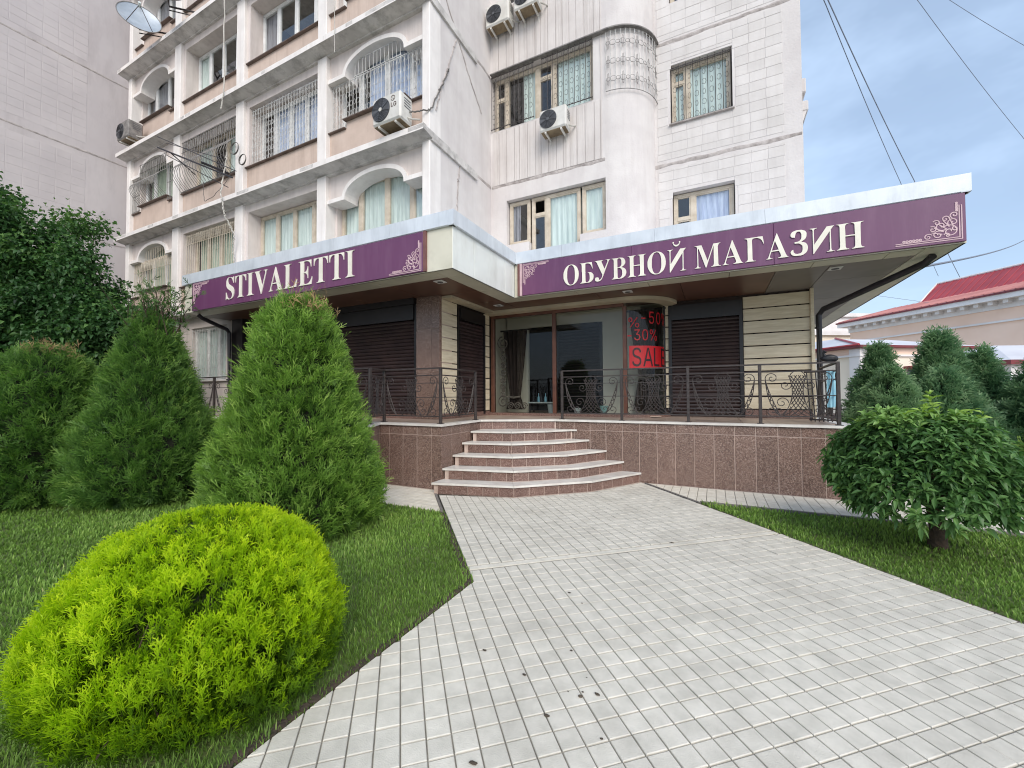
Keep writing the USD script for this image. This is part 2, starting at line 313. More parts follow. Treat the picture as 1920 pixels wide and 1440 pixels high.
# side strips of paving along the granite wall
for nm, poly, lab in (('sidewalk', Polygon([(-12, 4.36), (-3.19, 4.36), (-3.86, 5.11), (-3.86, 5.29), (-12, 5.29)]), 'cream paved strip left of the steps between lawn and granite wall'),
                      ('sidewalk', Polygon([(-1.0, 7.2), (-.20, 6.28), (9, 6.28), (9, 7.6), (1.9, 7.6), (1.9, 7.2)]), 'cream paved strip right of the steps below the granite wall')):
    t = thing(nm, lab, 'pavement', (0, 0, 0), kind='structure')
    put('mortar_bed', slab_xy(poly, -.03, .021), 'path_joint', t)
    mb = MB(); tl = lay(poly, np.zeros(2), np.array([1.0, 0]), np.array([0, 1.0]), .125, .008)
    for q in tl: mb.add(*tile_on(q if Polygon(q).exterior.is_ccw else q[::-1], to_ground(RNG.normal(0, .005, 2), RNG.normal(0, .0008)), .016, .0045))
    mb.put('paver', 'paver_walk', t, kind='stuff')
def strip(pts, w, z0, z1):
    return slab_xy(LineString(pts).buffer(w / 2, cap_style=2, join_style=2), z0, z1 - z0)
k1 = thing('kerb', 'short dark kerb between the left cream strip and the path', 'kerb', (0, 0, 0), kind='structure')
put('kerb_stone', strip([(-3.83, 5.10), (-3.16, 4.35)], .035, -.09, .010), 'kerb_stone', k1)
k2 = thing('kerb', 'short dark kerb between the steps and the right lawn corner', 'kerb', (0, 0, 0), kind='structure')
put('kerb_stone', strip([(-1.06, 7.19), (-.20, 6.21)], .035, -.09, .010), 'kerb_stone', k2)
k3 = thing('kerb', 'low kerb between the right lawn and the cream paved strip', 'kerb', (0, 0, 0), kind='structure')
put('kerb_stone', strip([(-.2, 6.255), (9, 6.255)], .05, -.09, .014), 'kerb_stone', k3)
lawn_l = Polygon([(-17.2, 4.33), (-3.145, 4.33), (-1.785, 2.835), (-1.80, -2.2), (-17.2, -2.2)])
lawn_r = Polygon([(-.215, 6.21), (9.0, 6.21), (9.0, -2.2), (7.03, -2.2)])
for nm_, pl_, lb_ in (('soil_edge', [(-3.19, 4.36), (-1.80, 2.845), (-1.815, -2.2)], 'thin bare soil edge of the left lawn along the pavers'), ('soil_edge', [(-.235, 6.2), (7.0, -2.24)], 'thin bare soil edge of the right lawn along the pavers')):
    e_ = LineString(pl_).segmentize(.06); c_ = np.array(e_.coords); rr_ = .022 + .022 * meshkit.noise(np.column_stack([c_ * 6, c_[:, :1] * 0])); g_ = shapely.union_all([Point(*p).buffer(r, 4) for p, r in zip(c_, rr_)]).difference(path_poly); put(nm_, slab_xy(g_, -.05, .047), 'soil', kind='structure', label=lb_)
put('lawn', slab_xy(lawn_l, -.06, .05), 'turf', kind='structure', label='left lawn soil under the clipped conifers')
put('lawn', slab_xy(lawn_r, -.06, .05), 'turf', kind='structure', label='right lawn soil around the low round shrub')

# ------------------------------------------------------------------ podium with steps
PZ, RISE = 1.035, .1725
pod = thing('entrance_podium', 'raised granite clad podium with pale marble steps before the shop', 'podium', (0, 0, 0))
foot = Polygon([(-12.0, 5.31), (-6.3, 5.31), (-6.3, 4.78), (-4.83, 4.78), (-5.17, 5.31), (-3.87, 5.31), (-3.93, 6.60), (-2.68, 7.22), (1.80, 7.22), (1.80, 14), (-12, 14)])
put('podium_core', slab_xy(foot.buffer(-.0045, join_style=2), -.05, PZ + .01), 'grout', pod)
edge = foot.exterior
ring = list(foot.exterior.coords)
put('marble_edge', slab_xy(foot.buffer(.03, join_style=2).difference(foot.buffer(-.16, join_style=2)), PZ - .032, .034), 'marble', pod)
# floor tiles of the terrace
flo = foot.buffer(-.165, join_style=2).intersection(sbox(-6.0, 5.3, 1.7, 9.4)); mb = MB()
n_t = 0
for i in range(20):
    for j in range(12):
        x0, y0 = -6 + i * .4, 4.9 + j * .4; g = flo.intersection(sbox(x0 + .003, y0 + .003, x0 + .397, y0 + .397))
        if g.geom_type == 'Polygon' and g.area > .01:
            q = np.array(shapely.geometry.polygon.orient(g.convex_hull).exterior.coords)[:-1]
            put('floor_tile', tile_on(q, lambda p, h: np.column_stack([p, np.full(len(p), PZ - .002 + h)]), .02, .002), 'floor_tile', pod)
put('floor_bed', slab_xy(foot.buffer(-.17, join_style=2), PZ - .03, .014), 'grout', pod)
def face_tiles(parent, a, b, bounds_s, rows, mats, y_proud=.0, name='granite_tile', gap=.004):
    """tiles on the vertical face a->b (outside is to the right of a->b); bounds_s: joints along it, rows: joints in z"""
    a, b = np.array(a, float), np.array(b, float); d = (b - a) / np.linalg.norm(b - a); nrm = np.array([d[1], -d[0]])
    for s0, s1 in zip(bounds_s[:-1], bounds_s[1:]):
        for k, (z0, z1) in enumerate(zip(rows[:-1], rows[1:])):
            q = np.array([(s0 + gap, z0 + gap), (s1 - gap, z0 + gap), (s1 - gap, z1 - gap), (s0 + gap, z1 - gap)])
            pr = y_proud + RNG.normal(0, .0008)
            put(name, tile_on(q, lambda p, h: np.column_stack([a[0] + d[0] * p[:, 0] + nrm[0] * (h + pr), a[1] + d[1] * p[:, 0] + nrm[1] * (h + pr), p[:, 1]]), .008, .0025), mats[k % len(mats)], parent)
def joints(a, b, first, pitch):
    L = float(np.hypot(b[0] - a[0], b[1] - a[1])); s = [0.0] + [x for x in np.arange(first, L, pitch) if x > .03 and L - x > .03] + [L]; return s
R3 = [0.0, .855, 1.003]
face_tiles(pod, (-2.66, 7.22), (1.80, 7.22), joints((-2.66, 0), (1.80, 0), 2.36 - 9 * .285 + .285, .285), R3, ['granite'])
face_tiles(pod, (1.80, 7.22), (1.80, 9.4), joints((0, 0), (2.18, 0), .285, .285), R3, ['granite'])
face_tiles(pod, (-5.17, 5.31), (-3.87, 5.31), joints((0, 0), (1.3, 0), .225, .293), R3, ['granite'])
face_tiles(pod, (-3.87, 5.31), (-3.93, 6.60), joints((0, 0), (1.29, 0), .30, .30), R3, ['granite'])
face_tiles(pod, (-4.83, 4.78), (-5.17, 5.31), joints((0, 0), (.63, 0), .30, .30), R3, ['granite'])
face_tiles(pod, (-6.3, 4.78), (-4.83, 4.78), joints((0, 0), (1.47, 0), .28, .29), R3, ['granite'])
face_tiles(pod, (-12.0, 5.31), (-6.3, 5.31), joints((0, 0), (5.7, 0), .29, .29), R3, ['granite'])
face_tiles(pod, (-3.93, 6.60), (-2.68, 7.22), joints((0, 0), (1.395, 0), .23, .235), [RISE * 5 + .0, 1.003], ['granite_red'])
STEP = [[(-3.85, 5.075), (-2.64, 5.385), (-1.715, 6.22), (-1.157, 7.20)], [(-3.85, 5.355), (-2.755, 5.61), (-1.95, 6.30), (-1.44, 7.20)], [(-3.85, 5.64), (-2.90, 5.86), (-2.19, 6.42), (-1.74, 7.20)],
        [(-3.85, 5.92), (-3.03, 6.11), (-2.45, 6.58), (-2.05, 7.20)], [(-3.85, 6.20), (-3.16, 6.37), (-2.70, 6.75), (-2.36, 7.20)]]
for k, pl in enumerate(STEP):
    z1 = RISE * (k + 1); z0 = RISE * k
    inner = STEP[k + 1] if k < 4 else [(-3.93, 6.60), (-2.68, 7.22)]
    body = Polygon(pl + [(-2.3, 7.25), (-3.85, 7.25)]).buffer(-.006, join_style=2)
    st = put('step', slab_xy(body, z0 - .004, RISE - .026), 'grout', pod)
    tre = Polygon(pl + [(-2.3, 7.215), (-3.85, 7.215)]).buffer(.022, join_style=2).intersection(sbox(-3.868, 4, 1, 7.205))
    tre = tre.difference(Polygon(list(inner) + [(-2.3, 7.4), (-3.95, 7.4)]).buffer(-.05)) if k < 4 else tre
    # marble treads cut at the corners of the flight
    cuts = [(np.array(pl[i]), np.array((-3.3, 7.9)) if i == 1 else np.array((-3.9, 7.1))) for i in (1, 2)]
    pieces = [tre]
    for c, away in cuts:
        dr = (c - np.array((-3.9, 7.4))); dr = dr / np.linalg.norm(dr); ln = LineString([c - dr * 3, c + dr * 1]).buffer(.0022)
        pieces = [g for p_ in pieces for g in getattr(p_.difference(ln), 'geoms', [p_.difference(ln)]) if g.area > .01]
    for g in pieces: put('tread', slab_xy(g, z1 - .03, .03), 'marble', st)
    for a, b in zip(pl[:-1], pl[1:]):
        a2 = (a[0] + .08, a[1]) if a[0] < -3.8 else a
        L = math.hypot(b[0] - a2[0], b[1] - a2[1]); face_tiles(st, a2, b, joints(a2, b, .235, .235), [z0 + .004, z1 - .032], ['granite_red'], name='riser_tile', gap=.0045)
# ------------------------------------------------------------------ apartment building
apt = thing('apartment_building', 'pale apartment block with arched loggias and ribbed and tiled walls above the shop', 'building', (-4.7, 9.0, 0))
FL = [1.12, 3.76, 6.40, 9.04, 11.68, 14.32]         # slab tops
YF, X0, X1, TOP = 6.07, -16.45, -4.65, 15.0
def pilaster(x0, x1, z0, z1): MB().cbox(x0, x1, YF - .05, YF + .30, z0, z1, .012).put('pilaster', 'loggia_white', apt)
PX = [(-16.45, -16.25), (-13.70, -13.38), (-10.72, -10.40), (-7.71, -7.43), (-4.83, -4.65)]
BAYS = [(PX[i][1], PX[i + 1][0]) for i in range(4)]
for k, z in enumerate(FL[1:]):
    mb = MB(); prof = [(5.78, z - .075), (5.78, z), (YF + 1.6, z), (YF + 1.6, z - .16), (YF - .02, z - .16), (YF - .02, z - .125), (5.80, z - .085)]
    v, f = wall_yz(Polygon(prof), X1 + .04, X1 - X0 + .16)
    # chipped front lip
    r2 = np.random.default_rng(50 + k); mb.add(v, f); mb.put('loggia_slab', 'slab_concrete', apt)
    lip = MB(); xs = np.linspace(X0 - .12, X1 + .04, 70); zz = z + .004 + .012 * meshkit.fbm(np.column_stack([xs * 1.7, xs * 0 + k, xs * 0]), 4, k); yy = 5.775 + .008 * meshkit.fbm(np.column_stack([xs * 2.3, xs * 0 + k + 7, xs * 0]), 4, k + 9)
    P = np.vstack([np.column_stack([xs, yy, np.full(70, z - .10)]), np.column_stack([xs, yy, zz]), np.column_stack([xs, yy + .10, zz])]); i = np.arange(69)
    lip.add(P, np.vstack([np.stack([i, i + 1, 71 + i, 70 + i], 1), np.stack([70 + i, 71 + i, 141 + i, 140 + i], 1)])); lip.put('slab_lip', 'loggia_white', apt)
    for a, b in PX: pilaster(a, b, z, FL[k + 2] - .16) if k + 2 < len(FL) else None
for a, b in PX[:2]: pilaster(a, b, FL[0] - .1, FL[1] - .16)
def sheet(x0, x1, z0, z1, y, amp=.02, waves=9, seed=0):
    """a hanging cloth with folds"""
    n = max(12, int((x1 - x0) * 40)); x = np.linspace(x0, x1, n); ph = np.random.default_rng(seed).uniform(0, 6)
    yy = y + amp * np.sin((x - x0) / (x1 - x0) * waves * 2 * np.pi + ph) * (1 + .4 * np.sin(x * 7 + ph))
    v = np.vstack([np.column_stack([x, yy, np.full(n, z0)]), np.column_stack([x, y + (yy - y) * .6, np.full(n, z1)])]); i = np.arange(n - 1)
    return v, np.vstack([np.stack([i, i + 1, n + i + 1], 1), np.stack([i, n + i + 1, n + i], 1)])
def window(x0, x1, z0, z1, y, splits, fm, curtain=None, cover=(0, 1), fr=.05, transoms=(), openp=(), dep=.07, parent=None, seed=0):
    """frame with lights split at the fractions SPLITS; panes and curtain are its sub-parts. transoms: {light: fraction}"""
    parent = parent or apt
    mb = MB(); mb.cbox(x0, x1, y, y + dep, z0, z0 + fr, .006); mb.cbox(x0, x1, y, y + dep, z1 - fr, z1, .006)
    xs = [x0 + (x1 - x0) * s for s in (0, *splits, 1)]
    for i, x in enumerate(xs):
        a, b = (x, x + fr) if i == 0 else ((x - fr, x) if i == len(xs) - 1 else (x - fr * .75, x + fr * .75))
        mb.cbox(a, b, y + .003, y + dep - .003, z0 + fr, z1 - fr, .006)
    panes = []
    for i in range(len(xs) - 1):
        a = xs[i] + (fr if i == 0 else fr * .75); b = xs[i + 1] - (fr if i == len(xs) - 2 else fr * .75)
        cells = [(z0 + fr, z1 - fr)]
        for (li, fq) in transoms:
            if li == i:
                zt = z0 + (z1 - z0) * fq; mb.cbox(a, b, y + .004, y + dep - .004, zt - fr * .5, zt + fr * .5, .005); cells = [(z0 + fr, zt - fr * .5), (zt + fr * .5, z1 - fr)]
        for (c0, c1) in cells:
            mb2 = .022                                                   # sash bead
            for q in ((a, a + mb2, c0, c1), (b - mb2, b, c0, c1), (a + mb2, b - mb2, c0, c0 + mb2), (a + mb2, b - mb2, c1 - mb2, c1)): mb.box(q[0], q[1], y + .016, y + dep - .012, q[2], q[3])
            panes.append((a + mb2, b - mb2, c0 + mb2, c1 - mb2))
    w = mb.put('window', fm, parent)
    for i, (a, b, c, d) in enumerate(panes):
        if i in openp: continue
        t = np.random.default_rng(seed * 31 + i).normal(0, .002, 2); yy = y + dep * .5
        put('pane', ([(a, yy + t[0], c), (b, yy - t[0], c), (b, yy - t[0] + t[1], d), (a, yy + t[0] + t[1], d)], [[0, 1, 2], [0, 2, 3]]), 'window_glass', w)
    if curtain:
        cs = cover if isinstance(cover, list) else [cover]
        for j, (ca, cb) in enumerate(cs):
            put('curtain', sheet(x0 + (x1 - x0) * ca, x0 + (x1 - x0) * cb, z0 + .02, z1 - .02, y + .075, .018, max(3, int((cb - ca) * (x1 - x0) * 9)), seed + j), curtain, w)
    return w
def sill(x0, x1, z, y, d=.16): MB().cbox(x0, x1, y, y + d, z - .025, z, .005).put('window_sill', 'sill_dark', apt)
def grille(w, x0, x1, z0, z1, y, kind, mat, pitch=.105, seed=0):
    """iron bars over a window"""
    mb = MB(); n = max(4, int((x1 - x0) / pitch)); xs = np.linspace(x0 + .02, x1 - .02, n + 1)
    if kind == 'belly':
        t = np.linspace(0, 1, 11); off = np.where(t < .6, .26 * np.sin(np.pi * np.minimum(t / .6, 1)) ** 1.0, .0)
        for i, x in enumerate(xs):
            mb.tube(np.column_stack([np.full(11, x) + .03 * np.sin(t * 9 + i), y - off, z0 + (z1 - z0) * t]), .008, 4)
        for tz in (.0, .60, .78, .97): mb.box(x0, x1, y - .01 - (.0), y + .008, z0 + (z1 - z0) * tz, z0 + (z1 - z0) * tz + .014)
        for i in range(n):
            xm = (xs[i] + xs[i + 1]) / 2; mb.box(xm - .02, xm + .02, y - .006, y + .004, z0 + (z1 - z0) * .80, z0 + (z1 - z0) * .95)
    else:
        for x in xs: mb.tube([(x, y, z0), (x, y, z1)], .0065, 4)
        for tz in (.03, .97) + ((.5,) if kind == 'bars' else ()): mb.box(x0, x1, y - .006, y + .006, z0 + (z1 - z0) * tz - .007, z0 + (z1 - z0) * tz + .007)
        if kind == 'fringe':
            for i in range(n):
                xm = (xs[i] + xs[i + 1]) / 2; mb.tube([(xm, y, z1), (xm, y - .005, z1 - .26)], [.012, .004], 4)
            mb.box(x0, x1, y - .006, y + .006, z1 - .28, z1 - .268)
        if kind == 'ornate':
            th = np.linspace(0, 2 * np.pi, 9)
            for k in range(max(3, int((z1 - z0) / .2))):
                zc = z0 + (k + .5) * (z1 - z0) / max(3, int((z1 - z0) / .2))
                for i in range(0, n, 1):
                    xm = (xs[i] + xs[i + 1]) / 2; mb.tube(np.column_stack([xm + .04 * np.cos(th) * (1 if (i + k) % 2 else .6), np.full(9, y - .004), zc + .06 * np.sin(th)]), .0045, 3, False)
        if kind == 'maze':
            for k in range(7):
                zc = z0 + (k + .5) * (z1 - z0) / 7
                for i in range(n):
                    if (i * 3 + k * 5) % 4 < 2: mb.box(xs[i], xs[i + 1], y - .005, y + .005, zc - .005, zc + .005)
    mb.put('grille', mat, w)
ARCH = {}
def arch_bay(bx, z0, zt, fm, curtain, cover, gr=None, right_low=True, seed=0):
    a, b = bx; w = b - a; sh, top = z0 + 1.87, z0 + 2.28; c = (a + b) / 2 + .02; hw = .80
    th = np.linspace(0, np.pi, 25); arc = np.column_stack([c - hw * np.cos(th), sh + (top - sh) * np.sin(th) ** .82])
    lint = Polygon([(a, sh), *arc.tolist(), (b, sh), (b, zt), (a, zt)])
    put('lintel_panel', wall_xz(lint.difference(LineString([(a, sh), *arc.tolist(), (b, sh)]).buffer(.02, cap_style=3)), YF + .055, .16), 'loggia_panel', apt)
    edge = LineString([(a, sh), *arc.tolist(), (b, sh)]); band = edge.buffer(.085, cap_style=2, join_style=1).difference(Polygon([(a - .2, sh - .3), (b + .2, sh - .3), (b + .2, sh), *arc[::-1].tolist(), (a - .2, sh)]).buffer(0)).intersection(sbox(a, sh, b, zt))
    put('arch_moulding', wall_xz(band, YF - .005, .36), 'loggia_white', apt)
    mid = z0 + .93; low = z0 + .775
    par = Polygon([(a, z0), (b, z0), (b, low), (c + hw + .02, low), (c + hw + .02, mid), (c - hw - .02, mid), (c - hw - .02, low), (a, low)])
    put('parapet', wall_xz(par, YF + .06, .16), 'peach_plaster', apt)
    sill(a, c - hw - .02, low + .027, YF - .0); sill(c - hw - .05, c + hw + .05, mid + .027, YF - .03, .2); sill(c + hw + .02, b, low + .027, YF - .0)
    for xx in (a, b): MB().box(min(xx, xx + (.05 if xx == a else -.05)), max(xx, xx + (.05 if xx == a else -.05)), YF + .22, YF + .42, z0 + .4, zt).put('reveal', 'loggia_panel', apt)
    fa, fb = a + .05, b - .05; sp = [((c - hw + .10) - fa) / (fb - fa), (c - fa + .05) / (fb - fa), ((c + hw - .08) - fa) / (fb - fa)]
    wd = window(fa, fb, z0 + .70, z0 + 2.36, YF + .34, sp, fm, curtain, cover, seed=seed, fr=.065)
    if gr:
        if gr[0] == 'belly':
            grille(wd, c - hw, c + hw, mid + .03, top - .05, YF + .0, 'belly', gr[1]); grille(wd, a + .02, c - hw, low + .03, sh - .03, YF + .02, 'bars', gr[1], .09); grille(wd, c + hw, b - .02, low + .03, sh - .03, YF + .02, 'bars', gr[1], .09)
        else:
            grille(wd, a + .02, b - .02, low + .03, sh - .0, YF + .10, gr[0], gr[1], .1); grille(wd, c - hw * .8, c + hw * .8, sh, top - .06, YF + .10, 'plain', gr[1], .1)
    return wd
def rect_bay(bx, z0, zt, fm, curtain, cover, gr=None, splits=(.25, .5, .75), seed=0, jl=.12, jr=.08):
    a, b = bx; top, low = z0 + 2.29, z0 + .775
    put('lintel_panel', wall_xz(sbox(a, top, b, zt), YF + .03, .37), 'loggia_panel', apt)
    put('parapet', wall_xz(sbox(a, z0, b, low), YF + .06, .16), 'peach_plaster', apt)
    sill(a, b, low + .027, YF - .01, .22)
    for xa, xb in ((a, a + jl), (b - jr, b)): MB().box(xa, xb, YF + .03, YF + .42, low + .03, top - .002).put('reveal', 'loggia_panel', apt)
    wd = window(a + jl, b - jr, z0 + .80, z0 + 2.28, YF + .34, splits, fm, curtain, cover, seed=seed, fr=.06)
    if gr: grille(wd, a + .03, b - .03, low + .04, top - .03, YF + (.0 if gr[0] == 'belly' else .1), gr[0], gr[1], .105)
    return wd
T = -.16
def zt(i): return FL[i + 1] + T
arch_bay(BAYS[0], FL[1], zt(1), 'frame_white', 'curtain_green', (.05, .95), ('fringe', 'frame_cream'), seed=1)
rect_bay(BAYS[1], FL[1], zt(1), 'frame_cream', 'curtain_green', (.05, .98), ('fringe', 'frame_cream'), seed=2)
rect_bay(BAYS[2], FL[1], zt(1), 'frame_cream', 'curtain_teal', (.0, 1), None, (.26, .52, .79), seed=3)
arch_bay(BAYS[3], FL[1], zt(1), 'frame_cream', 'curtain_teal', (.0, 1), None, seed=4)
arch_bay(BAYS[0], FL[2], zt(2), 'frame_white', 'curtain_green', (.1, .9), ('belly', 'iron_grey'), seed=5)
rect_bay(BAYS[1], FL[2], zt(2), 'frame_cream', 'curtain_teal', [(.02, .3), (.55, 1)], ('belly', 'iron_grey'), (.33, .6), seed=6)
rect_bay(BAYS[2], FL[2], zt(2), 'frame_white', 'curtain_blue', (.2, 1), ('ornate', 'iron_white'), (.22, .45, .68, .9), seed=7)
arch_bay(BAYS[3], FL[2], zt(2), 'frame_white', 'curtain_blue', (.3, .95), ('ornate', 'iron_white'), seed=8)
arch_bay(BAYS[0], FL[3], zt(3), 'frame_white', 'curtain_grey', (.1, .5), None, seed=9)
rect_bay(BAYS[1], FL[3], zt(3), 'frame_white', 'curtain_teal', [(.0, .2), (.8, 1)], None, (.24, .5, .76), seed=10)
rect_bay(BAYS[2], FL[3], zt(3), 'frame_white', 'curtain_grey', [(.0, .18)], None, (.25, .52, .8), seed=11)
arch_bay(BAYS[3], FL[3], zt(3), 'frame_white', 'curtain_grey', (.2, .7), None, seed=12)
arch_bay(BAYS[0], FL[4], zt(4), 'frame_white', 'curtain_grey', (.2, .8), None, seed=13)
rect_bay(BAYS[1], FL[4], zt(4), 'frame_white', 'curtain_teal', (.2, .8), None, seed=14)
rect_bay(BAYS[2], FL[4], zt(4), 'frame_white', 'curtain_teal', (.2, .8), None, seed=15)
arch_bay(BAYS[3], FL[4], zt(4), 'frame_white', 'curtain_teal', (.2, .8), None, seed=16)
# ground floor left of the shop
put('wall', wall_xz(sbox(X0, .0, -10.85, FL[1] - .16).difference(sbox(-12.75, 1.93, -11.12, 3.34)), YF + .02, .22), 'loggia_panel', apt)
gw = window(-12.75, -11.12, 1.93, 3.34, YF + .12, (.36, .68), 'frame_white', 'curtain_teal', (.0, 1), seed=20); grille(gw, -12.72, -11.15, 1.96, 3.31, YF + .03, 'maze', 'iron_white', .12)
MB().cbox(-12.85, -11.02, YF - .05, YF + .14, 1.89, 1.93, .006).put('window_sill', 'loggia_white', apt)
# side and back walls, roof
put('wall', wall_yz(sbox(YF + .24, -.05, 14, TOP), X0 + .22, .2), 'plaster_pale', apt)
put('wall', wall_yz(sbox(YF - .03, 3.5, 8.36, TOP), -4.652, .18), 'plaster_pale', apt)
put('back_wall', wall_xz(sbox(X0, 0, 1.5, TOP), 14, .2), 'plaster_pale', apt)
put('roof', slab_xy(Polygon([(X0 - .1, 5.8), (-4.6, 5.8), (-4.6, 8.3), (-1.9, 8.3), (1.6, 9.1), (1.6, 14.3), (X0 - .1, 14.3)]), TOP, .2), 'slab_concrete', apt)
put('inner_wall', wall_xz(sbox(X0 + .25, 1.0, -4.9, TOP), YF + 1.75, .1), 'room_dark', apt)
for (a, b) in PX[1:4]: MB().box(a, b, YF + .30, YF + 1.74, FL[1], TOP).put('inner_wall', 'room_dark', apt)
# right part: ribbed panel, rounded corner, tiled wall
YR, CX, CY, RC, YB, XR = 8.35, -1.90, 9.20, .85, 9.15, 1.57
win2 = sbox(-4.64, 7.70, -2.18, 9.03); win1 = Polygon([(-4.24, 4.95), (-3.68, 4.95), (-3.68, 4.1), (-2.50, 4.1), (-2.50, 4.90), (-1.94, 4.90), (-1.94, 5.99), (-4.24, 5.99)]); win3 = sbox(-4.3, 10.62, -2.18, 11.7); win4 = sbox(-4.3, 13.2, -2.18, 14.3)
flat = sbox(-4.652, 3.5, CX, TOP).difference(win2).difference(win1).difference(win3).difference(win4)
put('wall', wall_xz(flat, YR, .24), 'plaster_pale', apt)
th = np.linspace(-np.pi / 2, 0, 19); zs = np.linspace(3.45, TOP, 90); TH, ZZ = np.meshgrid(th, zs, indexing='ij')
rr = RC + .012 * (meshkit.fbm(np.stack([TH * 3, ZZ * 1.4, TH * 0], -1), 4, 3) - .5) + .02 * np.exp(-((ZZ - 6.36) / .05) ** 2) * meshkit.noise(np.stack([TH * 6, ZZ * 9, TH * 0], -1)) + .02 * np.exp(-((ZZ - 9.03) / .05) ** 2) * meshkit.noise(np.stack([TH * 6, ZZ * 9, TH * 0 + 4], -1))
P = np.stack([CX + rr * np.cos(TH), CY + rr * np.sin(TH), ZZ], -1).reshape(-1, 3); i, j = np.meshgrid(np.arange(18), np.arange(89), indexing='ij'); a = (i * 90 + j).ravel()
put('rounded_corner', (P, np.vstack([np.stack([a, a + 90, a + 91], 1), np.stack([a, a + 91, a + 1], 1)])), 'plaster_pale', apt, smooth=True)
MB().box(CX + .55, CX + .86, 9.19, 9.5, 3.45, TOP).put('wall', 'plaster_pale', apt)
bw2, bw1, bw3 = sbox(-.735, 7.20, .43, 8.48), sbox(-.725, 4.5, .44, 5.745), sbox(-.735, 9.84, .43, 11.12)
put('wall', wall_xz(sbox(-1.06, 3.45, XR, TOP).difference(bw2).difference(bw1).difference(bw3), YB, .26), 'plaster_pale', apt)
put('wall', wall_yz(sbox(YB + .262, 1.0, 14, TOP), XR - .002, .2), 'plaster_pale', apt)
# ribs of the ribbed wall (uneven widths, one part each)
rg = np.random.default_rng(21); x = -4.58
while x < -2.02:
    w = rg.choice([.13, .155, .18, .20]); x2 = min(x + w, -2.0)
    zsolid = [(6.40, 12.9)]
    holes = [(7.66, 9.075), (10.6, 11.72)] if x2 > -4.66 and x < -2.15 else []
    for h0, h1 in holes:
        zsolid = [s for (s0, s1) in zsolid for s in ((s0, min(s1, h0)), (max(s0, h1), s1)) if s[1] - s[0] > .02]
    for s0, s1 in zsolid:
        v = np.array([(x + .006, 0, s0), (x2 - .006, 0, s0), (x2 - .006, 0, s1), (x + .006, 0, s1)]); pr = .012 + rg.uniform(0, .006)
        put('rib', tile_on(v[:, [0, 2]], lambda p, h: np.column_stack([p[:, 0], YR - pr - h + 0 * p[:, 0], p[:, 1]]), .014, .005), 'plaster_ribbed', apt)
    x = x2
def lumpy(x0, x1, z, y, h, d, seed):
    n = 60; xs = np.linspace(x0, x1, n); q = np.column_stack([xs * 4, xs * 0 + seed, xs * 0])
    up = z + h * (.4 + 1.1 * meshkit.fbm(q, 4, seed)); dn = z - h * (.4 + 1.1 * meshkit.fbm(q + 9, 4, seed + 3)); dd = y - d * (.3 + meshkit.fbm(q * 2, 3, seed + 5))
    v = np.vstack([np.column_stack([xs, np.full(n, y + .004), dn]), np.column_stack([xs, dd, (up + dn) / 2]), np.column_stack([xs, np.full(n, y + .004), up])]); i = np.arange(n - 1)
    return v, np.vstack([np.stack([i, i + 1, n + i + 1, n + i], 1), np.stack([n + i, n + i + 1, 2 * n + i + 1, 2 * n + i], 1)])
for sd, (xa, xb, z, y) in enumerate(((-4.62, -1.95, 6.37, YR), (-4.62, -1.95, 3.72 + .9, YR), (-1.05, 1.55, 6.36, YB), (-1.05, 1.55, 9.0, YB))):
    put('mortar_seam', lumpy(xa, xb, z, y, .05, .022, sd + 1), 'plaster_seam', apt, smooth=True)
for sd, z in enumerate((6.38, 9.03)):
    v, f = lumpy(6.1, 8.33, z, 0, .045, .02, sd + 11); v = np.column_stack([-4.652 - v[:, 1], v[:, 0], v[:, 2]]); put('mortar_seam', (v, f), 'plaster_seam', apt, smooth=True)
# small tiles of the right wall
ztile = 4.42; rows = 0; rg = np.random.default_rng(5)
hol = shapely.union_all([bw2.buffer(.05, join_style=2), bw1.buffer(.05, join_style=2), bw3.buffer(.05, join_style=2), sbox(-2, 6.26, 3, 6.47), sbox(-2, 8.93, 3, 9.08)])
while ztile < 10.1:
    off = rg.uniform(-.02, .02)
    for k in range(8):
        xa, xb = -1.0 + k * .285 + off, -1.0 + (k + 1) * .285 + off; g = sbox(xa + .003, ztile + .003, min(xb - .004, 1.28), ztile + .196).difference(hol)
        for g in getattr(g, 'geoms', [g]):
            if g.area > .008 and g.geom_type == 'Polygon':
                q = np.array(shapely.geometry.polygon.orient(g.envelope).exterior.coords)[:-1]; pr = .006 + rg.normal(0, .0008)
                put('wall_tile', tile_on(q, lambda p, h: np.column_stack([p[:, 0], YB - pr - h + 0 * p[:, 0], p[:, 1]]), .008, .003), 'plaster_tile', apt)
    ztile += .199
# windows of the right part
w2 = window(-4.60, -2.20, 7.72, 9.01, YR + .13, (.13, .46, .62), 'frame_cream', 'curtain_teal', [(.3, .45), (.66, .98)], transoms=((0, .62), (2, .74)), seed=30, fr=.06)
grille(w2, -4.62, -3.52, 7.70, 9.02, YR - .04, 'ornate', 'iron_dark', .12); grille(w2, -3.34, -2.18, 7.70, 9.02, YR - .04, 'ornate', 'iron_dark', .12)
